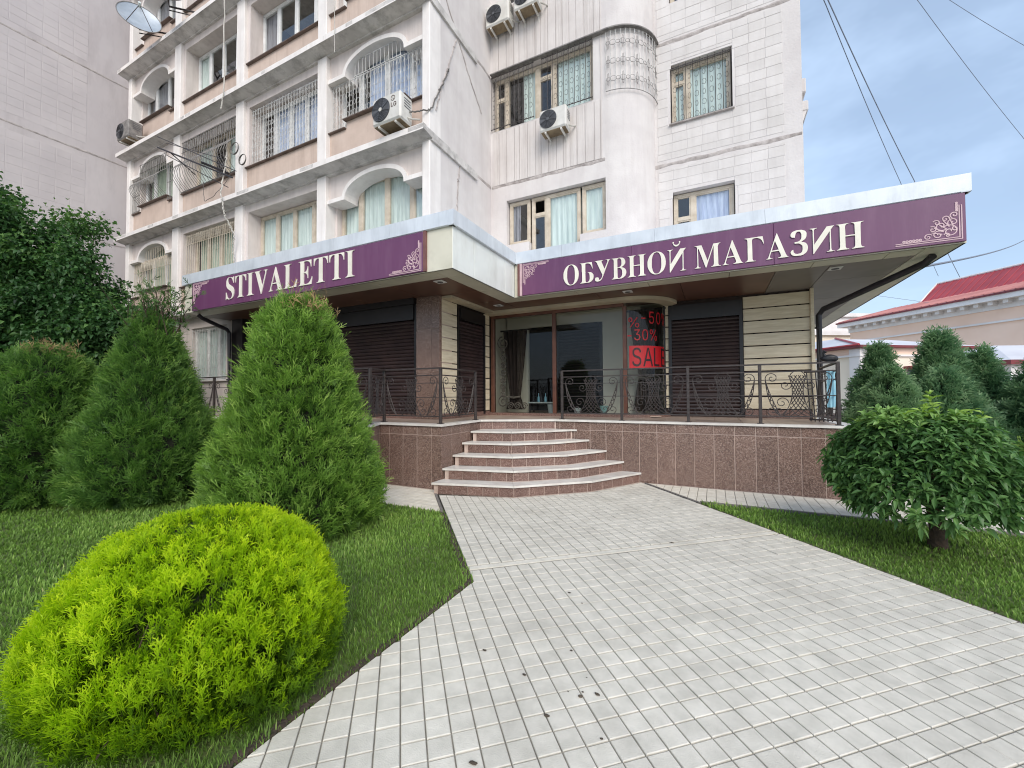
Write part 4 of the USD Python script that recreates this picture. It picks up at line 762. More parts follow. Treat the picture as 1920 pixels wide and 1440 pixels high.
# ------------------------------------------------------------------ sign boards
GLY = {"S":[[0.0,0.34,0.04,0.34,0.08,0.22,0.11,0.16,0.17,0.09,0.21,0.06,0.29,0.03,0.39,0.03,0.44,0.05,0.49,0.1,0.52,0.16,0.52,0.23,0.49,0.28,0.43,0.34,0.17,0.47,0.08,0.55,0.03,0.63,0.02,0.67,0.02,0.8,0.03,0.85,0.08,0.93,0.13,0.98,0.19,1.0,0.26,1.02,0.36,1.02,0.54,0.98,0.58,0.98,0.61,1.0,0.61,1.02,0.66,1.02,0.65,0.7,0.62,0.7,0.59,0.78,0.54,0.87,0.48,0.93,0.4,0.97,0.32,0.98,0.23,0.96,0.19,0.91,0.17,0.84,0.18,0.79,0.23,0.72,0.57,0.55,0.66,0.45,0.69,0.35,0.69,0.23,0.68,0.18,0.63,0.09,0.56,0.03,0.43,-0.01,0.26,-0.02,0.12,0.02,0.07,0.02,0.05,0.01,0.04,-0.02,0.0,-0.02]],"T":[[0.0,1.0,0.88,1.0,0.88,0.7,0.84,0.7,0.82,0.81,0.79,0.86,0.74,0.91,0.65,0.95,0.56,0.95,0.56,0.13,0.57,0.08,0.6,0.05,0.65,0.04,0.69,0.04,0.69,0.0,0.18,0.0,0.18,0.04,0.22,0.04,0.28,0.06,0.3,0.08,0.32,0.12,0.32,0.95,0.22,0.95,0.14,0.91,0.09,0.86,0.06,0.81,0.04,0.7,0.0,0.7]],"I":[[0.0,0.0,0.0,0.04,0.07,0.05,0.12,0.09,0.14,0.16,0.13,0.9,0.12,0.93,0.1,0.95,0.0,0.97,0.0,1.0,0.51,1.0,0.51,0.97,0.41,0.95,0.37,0.89,0.37,0.12,0.38,0.09,0.42,0.06,0.51,0.04,0.51,0.0]],"V":[[0.0,0.97,0.0,1.0,0.49,1.0,0.49,0.97,0.39,0.95,0.37,0.93,0.36,0.89,0.6,0.33,0.62,0.37,0.81,0.87,0.8,0.93,0.77,0.96,0.68,0.97,0.68,1.0,1.0,1.0,1.0,0.97,0.94,0.95,0.89,0.88,0.54,-0.03,0.5,-0.03,0.49,-0.01,0.1,0.89,0.05,0.95]],"A":[[0.0,0.04,0.06,0.05,0.09,0.09,0.47,1.02,0.51,1.02,0.87,0.17,0.92,0.08,0.96,0.04,1.0,0.04,1.0,0.0,0.52,0.0,0.52,0.04,0.6,0.05,0.63,0.07,0.65,0.1,0.63,0.17,0.57,0.29,0.25,0.29,0.19,0.16,0.18,0.1,0.19,0.07,0.23,0.04,0.3,0.04,0.3,0.0,0.0,0.0],[0.4,0.68,0.27,0.35,0.55,0.36,0.41,0.69]],"L":[[0.0,0.0,0.0,0.04,0.04,0.04,0.09,0.06,0.11,0.08,0.13,0.13,0.13,0.88,0.12,0.91,0.09,0.95,0.0,0.97,0.0,1.0,0.52,1.0,0.52,0.97,0.42,0.96,0.39,0.93,0.37,0.89,0.36,0.15,0.37,0.1,0.4,0.07,0.45,0.06,0.57,0.06,0.67,0.09,0.73,0.12,0.79,0.18,0.85,0.29,0.86,0.33,0.91,0.34,0.85,0.0]],"E":[[0.0,0.0,0.0,0.04,0.06,0.04,0.1,0.05,0.12,0.08,0.14,0.16,0.13,0.88,0.12,0.92,0.1,0.95,0.06,0.96,0.0,0.97,0.0,1.0,0.85,1.0,0.85,0.7,0.81,0.7,0.81,0.75,0.78,0.83,0.73,0.89,0.68,0.92,0.56,0.95,0.42,0.95,0.4,0.94,0.38,0.92,0.38,0.54,0.46,0.55,0.52,0.57,0.55,0.6,0.58,0.66,0.6,0.75,0.64,0.76,0.64,0.26,0.6,0.26,0.6,0.33,0.58,0.39,0.53,0.45,0.46,0.48,0.38,0.49,0.37,0.11,0.4,0.07,0.45,0.06,0.57,0.06,0.66,0.08,0.72,0.11,0.79,0.17,0.86,0.27,0.87,0.32,0.92,0.32,0.86,0.0]],"O":[[0.0,0.47,0.0,0.59,0.02,0.66,0.05,0.73,0.11,0.83,0.16,0.89,0.27,0.97,0.34,1.0,0.46,1.02,0.59,1.02,0.68,1.0,0.77,0.97,0.86,0.91,0.94,0.83,1.0,0.71,1.02,0.64,1.04,0.52,1.03,0.39,1.0,0.29,0.92,0.15,0.84,0.08,0.71,0.01,0.56,-0.02,0.43,-0.02,0.32,0.01,0.24,0.05,0.15,0.12,0.1,0.18,0.04,0.28,0.01,0.36],[0.27,0.69,0.26,0.41,0.27,0.32,0.3,0.21,0.34,0.13,0.4,0.06,0.48,0.03,0.57,0.03,0.65,0.06,0.69,0.11,0.73,0.17,0.76,0.27,0.77,0.38,0.77,0.61,0.76,0.69,0.74,0.79,0.68,0.89,0.62,0.95,0.54,0.98,0.46,0.97,0.39,0.94,0.35,0.89,0.3,0.81]],"B":[[0.0,0.0,0.0,0.04,0.04,0.04,0.09,0.06,0.11,0.08,0.13,0.13,0.13,0.87,0.11,0.93,0.06,0.96,0.0,0.97,0.0,1.0,0.55,1.0,0.7,0.97,0.78,0.92,0.83,0.83,0.84,0.74,0.83,0.69,0.79,0.64,0.75,0.6,0.62,0.54,0.72,0.51,0.78,0.48,0.84,0.43,0.87,0.39,0.89,0.32,0.89,0.25,0.87,0.19,0.83,0.11,0.72,0.04,0.6,0.0],[0.37,0.12,0.39,0.07,0.42,0.05,0.49,0.05,0.56,0.08,0.61,0.14,0.63,0.22,0.62,0.37,0.59,0.45,0.52,0.49,0.45,0.51,0.36,0.5],[0.36,0.56,0.44,0.56,0.51,0.58,0.56,0.62,0.58,0.65,0.59,0.71,0.59,0.84,0.56,0.9,0.51,0.95,0.42,0.96,0.38,0.94,0.37,0.93,0.36,0.88]],"H":[[0.0,0.0,0.0,0.04,0.04,0.04,0.09,0.06,0.11,0.08,0.13,0.13,0.13,0.88,0.1,0.94,0.07,0.96,0.0,0.97,0.0,1.0,0.5,1.0,0.5,0.97,0.41,0.95,0.37,0.91,0.36,0.86,0.37,0.55,0.72,0.55,0.71,0.9,0.68,0.95,0.59,0.97,0.59,1.0,1.08,1.0,1.08,0.97,0.99,0.95,0.97,0.92,0.96,0.88,0.96,0.13,0.98,0.08,1.01,0.05,1.08,0.04,1.08,0.0,0.59,0.0,0.59,0.04,0.66,0.05,0.7,0.08,0.71,0.1,0.72,0.15,0.72,0.48,0.71,0.49,0.37,0.49,0.36,0.48,0.37,0.12,0.39,0.07,0.41,0.05,0.5,0.04,0.5,0.0]],"M":[[0.0,0.0,0.0,0.04,0.06,0.04,0.11,0.08,0.13,0.12,0.14,0.16,0.13,0.89,0.12,0.92,0.1,0.95,0.0,0.97,0.0,1.0,0.38,1.0,0.67,0.32,0.68,0.35,0.96,1.0,1.33,1.0,1.33,0.97,1.27,0.96,1.23,0.93,1.2,0.86,1.21,0.11,1.22,0.08,1.25,0.05,1.33,0.04,1.33,0.0,0.84,0.0,0.84,0.04,0.91,0.05,0.95,0.08,0.97,0.14,0.97,0.86,0.61,0.0,0.56,0.0,0.24,0.78,0.21,0.84,0.2,0.84,0.21,0.11,0.24,0.06,0.29,0.04,0.34,0.04,0.34,0.0]],"N":[[0.0,0.0,0.0,0.04,0.07,0.04,0.11,0.07,0.13,0.14,0.13,0.85,0.04,0.95,0.0,0.97,0.0,1.0,0.31,1.0,0.82,0.38,0.82,0.89,0.81,0.92,0.78,0.95,0.69,0.97,0.69,1.0,1.01,1.0,1.01,0.97,0.93,0.95,0.9,0.92,0.89,0.89,0.89,-0.02,0.85,-0.02,0.83,-0.0,0.2,0.76,0.2,0.12,0.22,0.07,0.24,0.05,0.33,0.04,0.33,0.0]],"3":[[0.0,0.15,0.0,0.2,0.04,0.25,0.09,0.28,0.13,0.28,0.14,0.18,0.16,0.15,0.2,0.11,0.28,0.09,0.38,0.1,0.43,0.12,0.46,0.16,0.48,0.21,0.49,0.28,0.48,0.38,0.46,0.41,0.41,0.46,0.32,0.5,0.17,0.5,0.17,0.59,0.3,0.59,0.34,0.6,0.39,0.63,0.43,0.68,0.45,0.75,0.45,0.86,0.42,0.94,0.39,0.97,0.35,0.98,0.31,0.98,0.27,0.96,0.23,0.9,0.21,0.81,0.21,0.75,0.19,0.75,0.07,0.77,0.03,0.81,0.01,0.85,0.01,0.91,0.03,0.96,0.08,1.01,0.14,1.04,0.27,1.07,0.45,1.06,0.52,1.04,0.59,1.01,0.64,0.97,0.67,0.91,0.68,0.88,0.67,0.76,0.64,0.68,0.59,0.63,0.47,0.56,0.55,0.54,0.63,0.5,0.68,0.44,0.7,0.4,0.72,0.34,0.72,0.26,0.7,0.18,0.67,0.12,0.62,0.07,0.52,0.01,0.42,-0.01,0.26,-0.01,0.16,0.0,0.09,0.03,0.03,0.08]],"y":[[0.0,-0.21,0.01,-0.13,0.03,-0.1,0.06,-0.09,0.12,-0.09,0.15,-0.1,0.18,-0.14,0.18,-0.21,0.19,-0.22,0.22,-0.21,0.27,-0.17,0.3,-0.11,0.32,-0.01,0.09,0.56,0.05,0.63,0.0,0.65,0.0,0.68,0.37,0.68,0.37,0.65,0.31,0.63,0.3,0.6,0.42,0.27,0.54,0.57,0.53,0.63,0.49,0.65,0.46,0.65,0.46,0.68,0.67,0.68,0.67,0.65,0.63,0.63,0.59,0.55,0.36,-0.08,0.3,-0.22,0.24,-0.28,0.2,-0.3,0.11,-0.31,0.04,-0.28,0.01,-0.25]]}
def glyph(k):
    rings = []
    for flat in GLY[k]: rings.append(np.array(flat).reshape(-1, 2))
    rings.sort(key=lambda r: -Polygon(r).area); g = Polygon()
    for r in rings:
        P = Polygon(r).buffer(0); g = g.difference(P) if g.contains(P.representative_point()) else g.union(P)
    return g
def letter(ch):
    fl = lambda g: affinity.scale(g, 1, -1, origin=(0, .5)); mi = lambda g: affinity.translate(affinity.scale(g, -1, 1, origin=(0, 0)), g.bounds[2], 0)
    if ch in 'STIVALE': return glyph(ch)
    if ch in 'ОВНМА': return glyph({'О': 'O', 'В': 'B', 'Н': 'H', 'М': 'M', 'А': 'A'}[ch])
    if ch == 'З': return affinity.scale(glyph('3'), 1.05, .96, origin=(0, 0))
    if ch == 'Г': return fl(glyph('L'))
    if ch == 'И': return mi(glyph('N'))
    if ch == 'Й':
        g = mi(glyph('N')); c = (g.bounds[0] + g.bounds[2]) / 2
        br = Point(c, 1.30).buffer(.20, 24).difference(Point(c, 1.38).buffer(.19, 24)).intersection(sbox(c - .3, 1.0, c + .3, 1.34)); return g.union(br).union(Point(c - .17, 1.29).buffer(.05)).union(Point(c + .17, 1.29).buffer(.05))
    if ch == 'Б':
        B = glyph('B'); up = fl(glyph('L')); low = B.intersection(sbox(-1, -1, 2, .52)); stem = B.intersection(sbox(-1, -1, .37, 2)); return low.union(stem).union(affinity.scale(up, .92, 1, origin=(0, 0)).intersection(sbox(.1, .55, 2, 2))).buffer(.004).buffer(-.004)
    if ch == 'У':
        g = glyph('y'); b = g.bounds; return affinity.translate(affinity.scale(g, .98 / (b[2] - b[0]), 1.02 / (b[3] - b[1]), origin=(b[0], b[1])), -b[0], -.01 - b[1])
def writing(parent, text, x0, x1, z0, h, y, track=.08, space=.5):
    gs = [letter(c) if c != ' ' else None for c in text]; adv = [(g.bounds[2] + track) if g is not None else space for g in gs]; k = (x1 - x0) / (sum(adv) - track); x = x0
    for g, a in zip(gs, adv):
        if g is not None: put('letter', wall_xz(affinity.translate(affinity.scale(g.buffer(-.011, join_style=2), k, h, origin=(0, 0)), x, z0), y + .008, .014), 'sign_cream', parent)
        x += a * k
def spiral(cx, cz, r, turns, a0, sgn=1, n=28, e=1.0):
    t = np.linspace(0, 1, n); rr = r * (1 - .86 * t); a = a0 + sgn * t * turns * 2 * np.pi; return np.column_stack([cx + rr * np.cos(a), cz + e * rr * np.sin(a)])
def corner_ornament(parent, xc, zc, sx, szn, y, size):
    """scroll ornament in a corner: (sx, szn) point into the board"""
    L = []; s = size
    L += [LineString([(0, 0), (1.9 * s, 0)]), LineString([(0, 0), (0, 1.25 * s)]), LineString([(-.07 * s, -.07 * s), (1.9 * s, -.07 * s)]), LineString([(-.07 * s, -.07 * s), (-.07 * s, 1.25 * s)])]
    for (cx, cz, r, tn, a0, sg) in ((.28, .28, .26, 1.4, .8, 1), (.62, .18, .17, 1.3, 2.4, -1), (.18, .62, .17, 1.3, -.8, 1), (.52, .52, .20, 1.2, 3.9, 1), (.92, .14, .13, 1.3, 2.6, -1), (.14, .90, .13, 1.3, -1.0, 1), (.40, .78, .13, 1.2, 3.4, -1), (.78, .42, .13, 1.2, 1.2, 1), (.66, .66, .12, 1.1, .6, 1), (.12, .36, .10, 1, 1, -1), (.36, .12, .10, 1, .5, 1)):
        L.append(LineString(spiral(cx * s, cz * s, r * s, tn, a0, sg)))
    for k in range(6): L.append(Point((1.15 + .1 * k) * s, .07 * s).buffer(.035 * s).exterior); L.append(Point(.07 * s, (1.05 + .06 * k) * s).buffer(.025 * s).exterior)
    for a in np.linspace(.35, 1.22, 5): L.append(LineString([(.55 * s * math.cos(a), .55 * s * math.sin(a)), (.86 * s * math.cos(a), .86 * s * math.sin(a))]))
    g = shapely.union_all([l.buffer(.017 * s, 3) for l in L]).simplify(.0015); g = affinity.translate(affinity.scale(g, sx, szn, origin=(0, 0)), xc, zc)
    put('corner_ornament', wall_xz(g, y, .005), 'sign_pink', parent)
sg1 = thing('shop_sign', 'purple board with cream lettering STIVALETTI on the left canopy front', 'sign', (-7.3, 5.07, 3.44))
[MB().cbox(a_ + .0015, b_ - .0015, YL - .038 - e_, YL - .002, 3.432, 4.062, .004).put('board', 'sign_purple', sg1) for a_, b_, e_ in ((-10.60, -8.42, 0), (-8.42, -6.24, .0015), (-6.24, -4.04, 0))]; writing(sg1, 'STIVALETTI', -9.26, -5.50, 3.545, .465, YL - .0625)
MB().box(-4.035, -3.985, YL - .042, YL - .002, 3.43, 4.063).put('edge_strip', 'sign_trim_brown', sg1)
corner_ornament(sg1, -4.10, 3.475, -1, 1, YL - .043, .33); corner_ornament(sg1, -10.52, 4.02, 1, -1, YL - .043, .31)
sg2 = thing('shop_sign', 'purple board with cream lettering ОБУВНОЙ МАГАЗИН on the right canopy front', 'sign', (-.2, 7.22, 3.44))
[MB().cbox(a_ + .0015, b_ - .0015, YRr - .038 - e_, YRr - .002, 3.436, 4.062, .004).put('board', 'sign_purple', sg2) for a_, b_, e_ in ((-3.33, -1.24, 0), (-1.24, .84, .0015), (.84, 2.925, 0))]; writing(sg2, 'ОБУВНОЙ МАГАЗИН', -2.48, 1.90, 3.515, .375, YRr - .0625, .07, .36)
MB().box(-3.43, -3.385, YRr - .042, YRr - .002, 3.434, 4.063).put('edge_strip', 'sign_trim_brown', sg2); MB().box(-3.38, -3.335, YRr - .042, YRr - .002, 3.434, 4.063).put('edge_strip', 'sign_pink', sg2)
corner_ornament(sg2, 2.86, 3.495, -1, 1, YRr - .043, .33); corner_ornament(sg2, -3.29, 4.02, 1, -1, YRr - .043, .27)
# ------------------------------------------------------------------ iron railings
def railing(name, label, runs, with_end=(True, True)):
    """runs: list of (a, b) plan points joined by panels; posts where runs meet"""
    t = thing(name, label, 'railing', (*runs[0][0], PZ)); done = set()
    for a, b in runs:
        a, b = np.array(a, float), np.array(b, float); L = np.linalg.norm(b - a); d = (b - a) / L; P = lambda s, z: (a[0] + d[0] * s, a[1] + d[1] * s, z)
        for p in (a, b):
            key = tuple(np.round(p, 2))
            if key not in done:
                done.add(key); MB().cbox(p[0] - .022, p[0] + .022, p[1] - .022, p[1] + .022, PZ - .01, PZ + .905, .004).cbox(p[0] - .045, p[0] + .045, p[1] - .045, p[1] + .045, PZ - .002, PZ + .01, .002).put('post', 'iron_dark', t)
        def bar(z, h, w, name):
            n2 = np.array([-d[1], d[0]]) * w / 2; mb = MB(); q = [a - n2, b - n2, b + n2, a + n2]
            mb.add([(*p, z - h / 2) for p in q] + [(*p, z + h / 2) for p in q], BOXF); mb.put(name, 'iron_dark', t)
        bar(PZ + .905, .022, .05, 'handrail'); bar(PZ + .79, .016, .022, 'rail'); bar(PZ + .665, .012, .014, 'rail'); bar(PZ + .43, .012, .014, 'rail'); bar(PZ + .12, .018, .024, 'rail')
        m = MB(); z0, z1 = PZ + .125, PZ + .785; H = z1 - z0; r = .0062
        def cv(pts): m.tube([P(s, z) for s, z in pts], r, 5)
        m_ = min(L, 1.1); c = L / 2; wl = min(.30, L * .27)
        for sg, s0 in ((1, .04), (-1, L - .04)):
            X = lambda u: s0 + sg * u
            u = np.linspace(0, 1, 16)
            cv([(X(.03 + wl * .72 * q ** 1.3), z0 + H * (.86 - .86 * q)) for q in u]); cv([(X(.03 + .02 * math.sin(q * 3.1) + wl * .72 * q ** 3.2), z0 + H * (.80 - .80 * q)) for q in u])
            for k in range(1, 6):
                q = k / 6.5; q2 = min(1, q + .16); cv([(X(.03 + wl * .72 * q ** 1.3), z0 + H * (.86 - .86 * q)), (X(.03 + .02 * math.sin(q2 * 3.1) + wl * .72 * q2 ** 3.2), z0 + H * (.80 - .80 * q2))])
                q3 = max(0, q - .1); cv([(X(.03 + wl * .72 * q ** 1.3), z0 + H * (.86 - .86 * q)), (X(.03 + .02 * math.sin(q3 * 3.1) + wl * .72 * q3 ** 3.2), z0 + H * (.80 - .80 * q3))])
            sp = spiral(X(.03 + .085), z0 + H * .86, .085, 1.35, math.pi if sg > 0 else 0, -sg); cv(sp); cv(spiral(X(.12), z0 + .07, .075, 1.2, -math.pi / 2, -sg))
        g = min(.15, L * .14); u = np.linspace(0, 1, 22); hw = lambda q: g * (.50 + .75 * (q - .62) ** 2 * 3.2)
        for sg in (-1, 1):
            cv([(c + sg * hw(q), z0 + H * .92 * q) for q in u]); cv(spiral(c + sg * (hw(.62) + .085), z0 + H * .70, .075, 1.3, 0 if sg < 0 else math.pi, sg)); cv(spiral(c + sg * (hw(.3) + .10), z0 + H * .30, .085, 1.3, 0 if sg < 0 else math.pi, -sg)); cv(spiral(c + sg * (hw(.1) + .08), z0 + H * .12, .075, 1.2, 0 if sg < 0 else math.pi, sg))
        th = np.linspace(0, np.pi, 14); cv([(c + hw(.92) * 1.0 * math.cos(x), z0 + H * .88 + .09 * math.sin(x)) for x in th])
        for k in range(-2, 10):                                          # lattice of the grape shape
            for sg in (-1, 1):
                pts = []
                for q in u:
                    s = sg * (-1 + 2 * (q * 1.9 - k * .24)); 
                    if abs(s) <= 1: pts.append((c + s * hw(q), z0 + H * .92 * q))
                if len(pts) > 1: cv(pts)
        m.put('scrollwork', 'iron_dark', t)
    return t
railing('iron_railing', 'dark iron scroll railing along the podium right of the steps', [((-2.56, 7.30), (-1.46, 7.30)), ((-1.46, 7.30), (-.385, 7.30)), ((-.385, 7.30), (.63, 7.30)), ((.63, 7.30), (1.59, 7.30)), ((1.59, 7.30), (1.70, 8.9))])
railing('iron_railing', 'dark iron scroll railing around the podium corner left of the steps', [((-3.98, 6.52), (-3.96, 5.41)), ((-3.96, 5.41), (-5.18, 5.43)), ((-5.18, 5.43), (-4.98, 4.90)), ((-4.98, 4.90), (-6.2, 4.90))])
railing('iron_railing', 'dark iron railing at the far left in front of the grilled window', [((-11.6, 5.42), (-10.35, 5.42)), ((-10.35, 5.42), (-9.1, 5.42)), ((-9.1, 5.42), (-7.8, 5.42)), ((-7.8, 5.42), (-6.42, 5.42))])
# things left at the right railing corner
t = thing('folded_rack', 'dark folded wire rack standing inside the right railing corner', 'rack', (1.45, 7.9, PZ))
for k in range(7): MB().tube([(1.36 + .05 * k, 7.86 - .02 * k, PZ + .02), (1.33 + .055 * k, 7.95 - .02 * k, PZ + .80)], .009, 5).put('rod', 'iron_dark', t)
MB().tube([(1.34, 7.87, PZ + .05), (1.70, 7.73, PZ + .05)], .012, 5).tube([(1.30, 7.96, PZ + .80), (1.70, 7.82, PZ + .80)], .012, 5).tube([(1.32, 7.92, PZ + .42), (1.70, 7.78, PZ + .42)], .010, 5).put('cross_bar', 'iron_dark', t)
put('tarp', sheet(1.52, 1.66, PZ + .25, PZ + .80, 7.62, .02, 3, 4), 'tarp_blue', smooth=True, label='light blue cloth hanging behind the corner of the right railing', cat='cloth')
bm = trimesh.creation.icosphere(3, 1.0); v = bm.vertices * [.10, .07, .05]; v += .035 * (meshkit.fbm(v * 14, 3, 2)[:, None] - .4) * bm.vertices; v += [1.52, 7.42, PZ + .97]
bag = thing('black_bag', 'crumpled black bag lying on the right end of the railing', 'bag', (1.52, 7.42, PZ + .92)); put('bag_body', (v, bm.faces), 'bag_black', bag, smooth=True); put('bag_knot', MB().tube([(1.47, 7.42, PZ + 1.0), (1.45, 7.41, PZ + 1.05), (1.47, 7.40, PZ + 1.08)], [.03, .02, .03], 6).get(), 'bag_black', bag)
# ------------------------------------------------------------------ downpipes
t = thing('downpipe', 'dark rain pipe running down from the right end of the canopy', 'pipe', (1.74, 9.2, PZ))
MB().tube([(2.74, 7.60, 3.385), (2.70, 7.75, 3.33), (1.80, 9.12, 3.02), (1.745, 9.2, 2.93), (1.742, 9.2, 1.1)], .048, 10).put('pipe', 'pipe_dark', t, smooth=40)
for z in (1.4, 2.7): MB().tube([(1.60, 9.22, z), (1.742, 9.2, z)], .012, 5).tube([(1.742, 9.2, z - .012), (1.742, 9.2, z + .012)], .056, 10).put('bracket', 'pipe_dark', t)
t = thing('downpipe', 'dark rain pipe below the left end of the canopy by the grilled window', 'pipe', (-10.87, 6.02, 0))
MB().tube([(-10.7, 5.25, 3.385), (-10.72, 5.34, 3.33), (-10.85, 5.95, 3.16), (-10.87, 6.02, 3.08), (-10.87, 6.02, .2)], .045, 10).put('pipe', 'pipe_dark', t, smooth=40)
MB().tube([(-10.87, 6.02, 1.9), (-10.87, 6.02, 1.93)], .055, 10).put('bracket', 'pipe_dark', t)
# ------------------------------------------------------------------ air conditioners, dishes
def air_con(label, x0, x1, z0, z1, yf, dep, fan_x, mark=False, mat='ac_white', slats=False):
    t = thing('air_conditioner', label, 'air conditioner', ((x0 + x1) / 2, yf + dep / 2, z0)); c = min(.03, (x1 - x0) * .05)
    MB().cbox(x0, x1, yf, yf + dep, z0, z1, c).put('casing', mat, t); zc = (z0 + z1) / 2; R = min((z1 - z0) * .42, (x1 - x0) * .32)
    ring = MB().tube([(fan_x, yf - .012, zc), (fan_x, yf + .012, zc)], R, 26); g = put('fan_grille', ring.get(), 'ac_grille', t)
    for rr in np.linspace(R * .3, R * .98, 6):
        a = np.linspace(0, 2 * np.pi, 25); MB().tube(np.column_stack([fan_x + rr * np.cos(a), np.full(25, yf - .017), zc + rr * np.sin(a)]), .004, 3, False).put('guard_ring', 'pipe_dark', g)
    for k in range(8):
        a = k * np.pi / 4 + .2; MB().tube([(fan_x + R * .15 * math.cos(a), yf - .020, zc + R * .15 * math.sin(a)), (fan_x + R * math.cos(a + .3), yf - .020, zc + R * math.sin(a + .3))], .004, 3).put('guard_spoke', 'pipe_dark', g)
    MB().tube([(fan_x, yf - .027, zc), (fan_x, yf - .02, zc)], R * .17, 14).put('hub', mat if mark else 'ac_grille', g)
    MB().box(x0 + c, x1 - c, yf + c, yf + dep - c, z0 - .012, z0 + .002).put('base_pan', 'ac_pan', t)
    for xx in (x0 + (x1 - x0) * .22, x0 + (x1 - x0) * .8):
        MB().box(xx - .018, xx + .018, yf + .02, yf + dep + .10, z0 - .045, z0 - .012).hull([(xx - .012, yf + dep + .03, z0 - .04), (xx + .012, yf + dep + .03, z0 - .04), (xx - .012, yf + dep + .10, z0 - .04), (xx + .012, yf + dep + .10, z0 - .04), (xx - .012, yf + dep + .08, z0 - .25), (xx + .012, yf + dep + .10, z0 - .25)]).put('bracket', 'ac_white', t)
    for k in range(4): MB().box(x1 - .002, x1 + .006, yf + dep * .3, yf + dep * .8, z1 - .10 - k * .05, z1 - .085 - k * .05).put('side_louvre', 'ac_grille', t)
    MB().tube([(x1 - .03, yf + dep * .5, z0 + .1), (x1 + .05, yf + dep * .7, z0 + .08), (x1 + .10, yf + dep + .08, z0 + .16)], .016, 6).put('hose', 'cable_pale', t)
    if mark:
        lx = x0 + (x1 - x0) * .74
        m = meshkit.text_mesh('LG', .075, .003, True); vv = m.vertices; put('letters', (np.column_stack([lx - .05 + vv[:, 0], yf - .001 - vv[:, 2], z1 - .27 + vv[:, 1]]), m.faces), 'sill_dark', t)
        a = np.linspace(0, 2 * np.pi, 19); MB().tube(np.column_stack([lx + .005 + .045 * np.cos(a), np.full(19, yf - .002), z1 - .115 + .045 * np.sin(a)]), .006, 4, False).tube([(lx + .005, yf - .002, z1 - .085), (lx + .005, yf - .002, z1 - .13), (lx + .03, yf - .002, z1 - .13)], .005, 4).put('emblem', 'sill_dark', t)
    return t
G_AC = None
air_con('white LG air conditioner in front of the arched window above the STIVALETTI sign', -5.66, -4.98, 6.52, 7.03, 5.60, .34, -5.44, True)
air_con('white air conditioner under the barred window of the ribbed wall', -3.26, -2.66, 7.10, 7.56, 7.98, .30, -3.06)
air_con('white air conditioner left of the pair at the top of the ribbed wall', -4.58, -3.98, 9.92, 10.42, 7.98, .30, -4.36)
air_con('grey air conditioner on the right of the pair at the ribbed wall top', -3.86, -3.28, 10.02, 10.52, 7.98, .30, -3.65)
air_con('grey air conditioner at the left end of the loggias', -16.05, -15.35, 9.20, 9.72, 5.62, .36, -15.83, False, 'iron_grey')
def dish(label, c, nrm, R, foot):
    c = np.array(c, float); n = np.array(nrm, float); n /= np.linalg.norm(n); up = np.array([0, 0, 1.0]); a = np.cross(up, n); a /= np.linalg.norm(a); b = np.cross(n, a)
    t = thing('satellite_dish', label, 'satellite dish', foot); rr = np.linspace(0, 1, 8); ph = np.arange(36) / 36 * 2 * np.pi; P = []
    for sgn in (0, .012):
        for q in rr: P.append(c + n * (.22 * R * q * q * 1.0 - sgn) + R * q * (np.cos(ph)[:, None] * a + 1.06 * np.sin(ph)[:, None] * b))
    P = np.vstack(P); F = []
    for s in (0, 8):
        for k in range(7):
            i = (s + k) * 36 + np.arange(36); j = (s + k) * 36 + (np.arange(36) + 1) % 36; F += [np.stack([i, j, j + 36], 1), np.stack([i, j + 36, i + 36], 1)]
    put('reflector', (P, np.vstack(F)), 'dish_metal', t, smooth=True)
    rim = c + n * .22 * R + R * (np.cos(np.append(ph, 0))[:, None] * a + 1.06 * np.sin(np.append(ph, 0))[:, None] * b); MB().tube(rim, .012, 5, False).put('rim', 'iron_grey', t)
    h = c + n * R * .95
    for q in (-2.2, -.9, 1.57): MB().tube([c + n * .2 * R + R * .96 * (math.cos(q) * a + 1.06 * math.sin(q) * b), h], .009, 5).put('feed_arm', 'iron_dark', t)
    MB().tube([h - n * .07, h + n * .06], .035, 10).put('feed_horn', 'pot_white', t)
    f0 = np.array(foot, float); MB().tube([c - n * .02, c - n * .14 + [0, 0, -.1], f0 + [0, 0, .25], f0], .024, 7).tube([f0 + [.25, 0, 0], c - n * .1 + [0, 0, -.25]], .014, 5).put('mast', 'iron_dark', t)
    return t
dish('large grey satellite dish on the slab at the top left loggia', (-14.2, 5.40, 11.98), (.78, -.30, .34), .47, (-13.9, 5.95, 11.68))
dish('smaller pale satellite dish cut by the top of the picture', (-12.8, 5.45, 12.10), (.6, -.5, .45), .36, (-12.45, 5.95, 11.68))
# clothes rack, cable coils, wires on the facade
t = thing('drying_rack', 'black slanting drying rack in front of the belly grilled loggia window', 'drying rack', (-11.3, 5.95, 7.0))
MB().tube([(-12.95, 5.35, 8.02), (-10.35, 5.75, 6.78)], .022, 6).put('bar', 'pipe_dark', t); MB().tube([(-12.6, 5.2, 8.12), (-10.1, 5.7, 6.85)], .010, 5).put('bar', 'pipe_dark', t); MB().tube([(-12.75, 5.45, 7.82), (-10.6, 5.8, 6.62)], .010, 5).put('bar', 'pipe_dark', t); MB().tube([(-12.3, 5.25, 7.9), (-10.3, 5.5, 7.1)], .008, 5).put('bar', 'pipe_dark', t)
MB().tube([(-11.3, 5.55, 7.3), (-11.05, 6.1, 7.2)], .03, 6).put('bracket', 'pipe_dark', t); MB().tube([(-12.4, 5.4, 7.75), (-12.6, 6.05, 7.55)], .014, 5).put('bracket', 'pipe_dark', t)
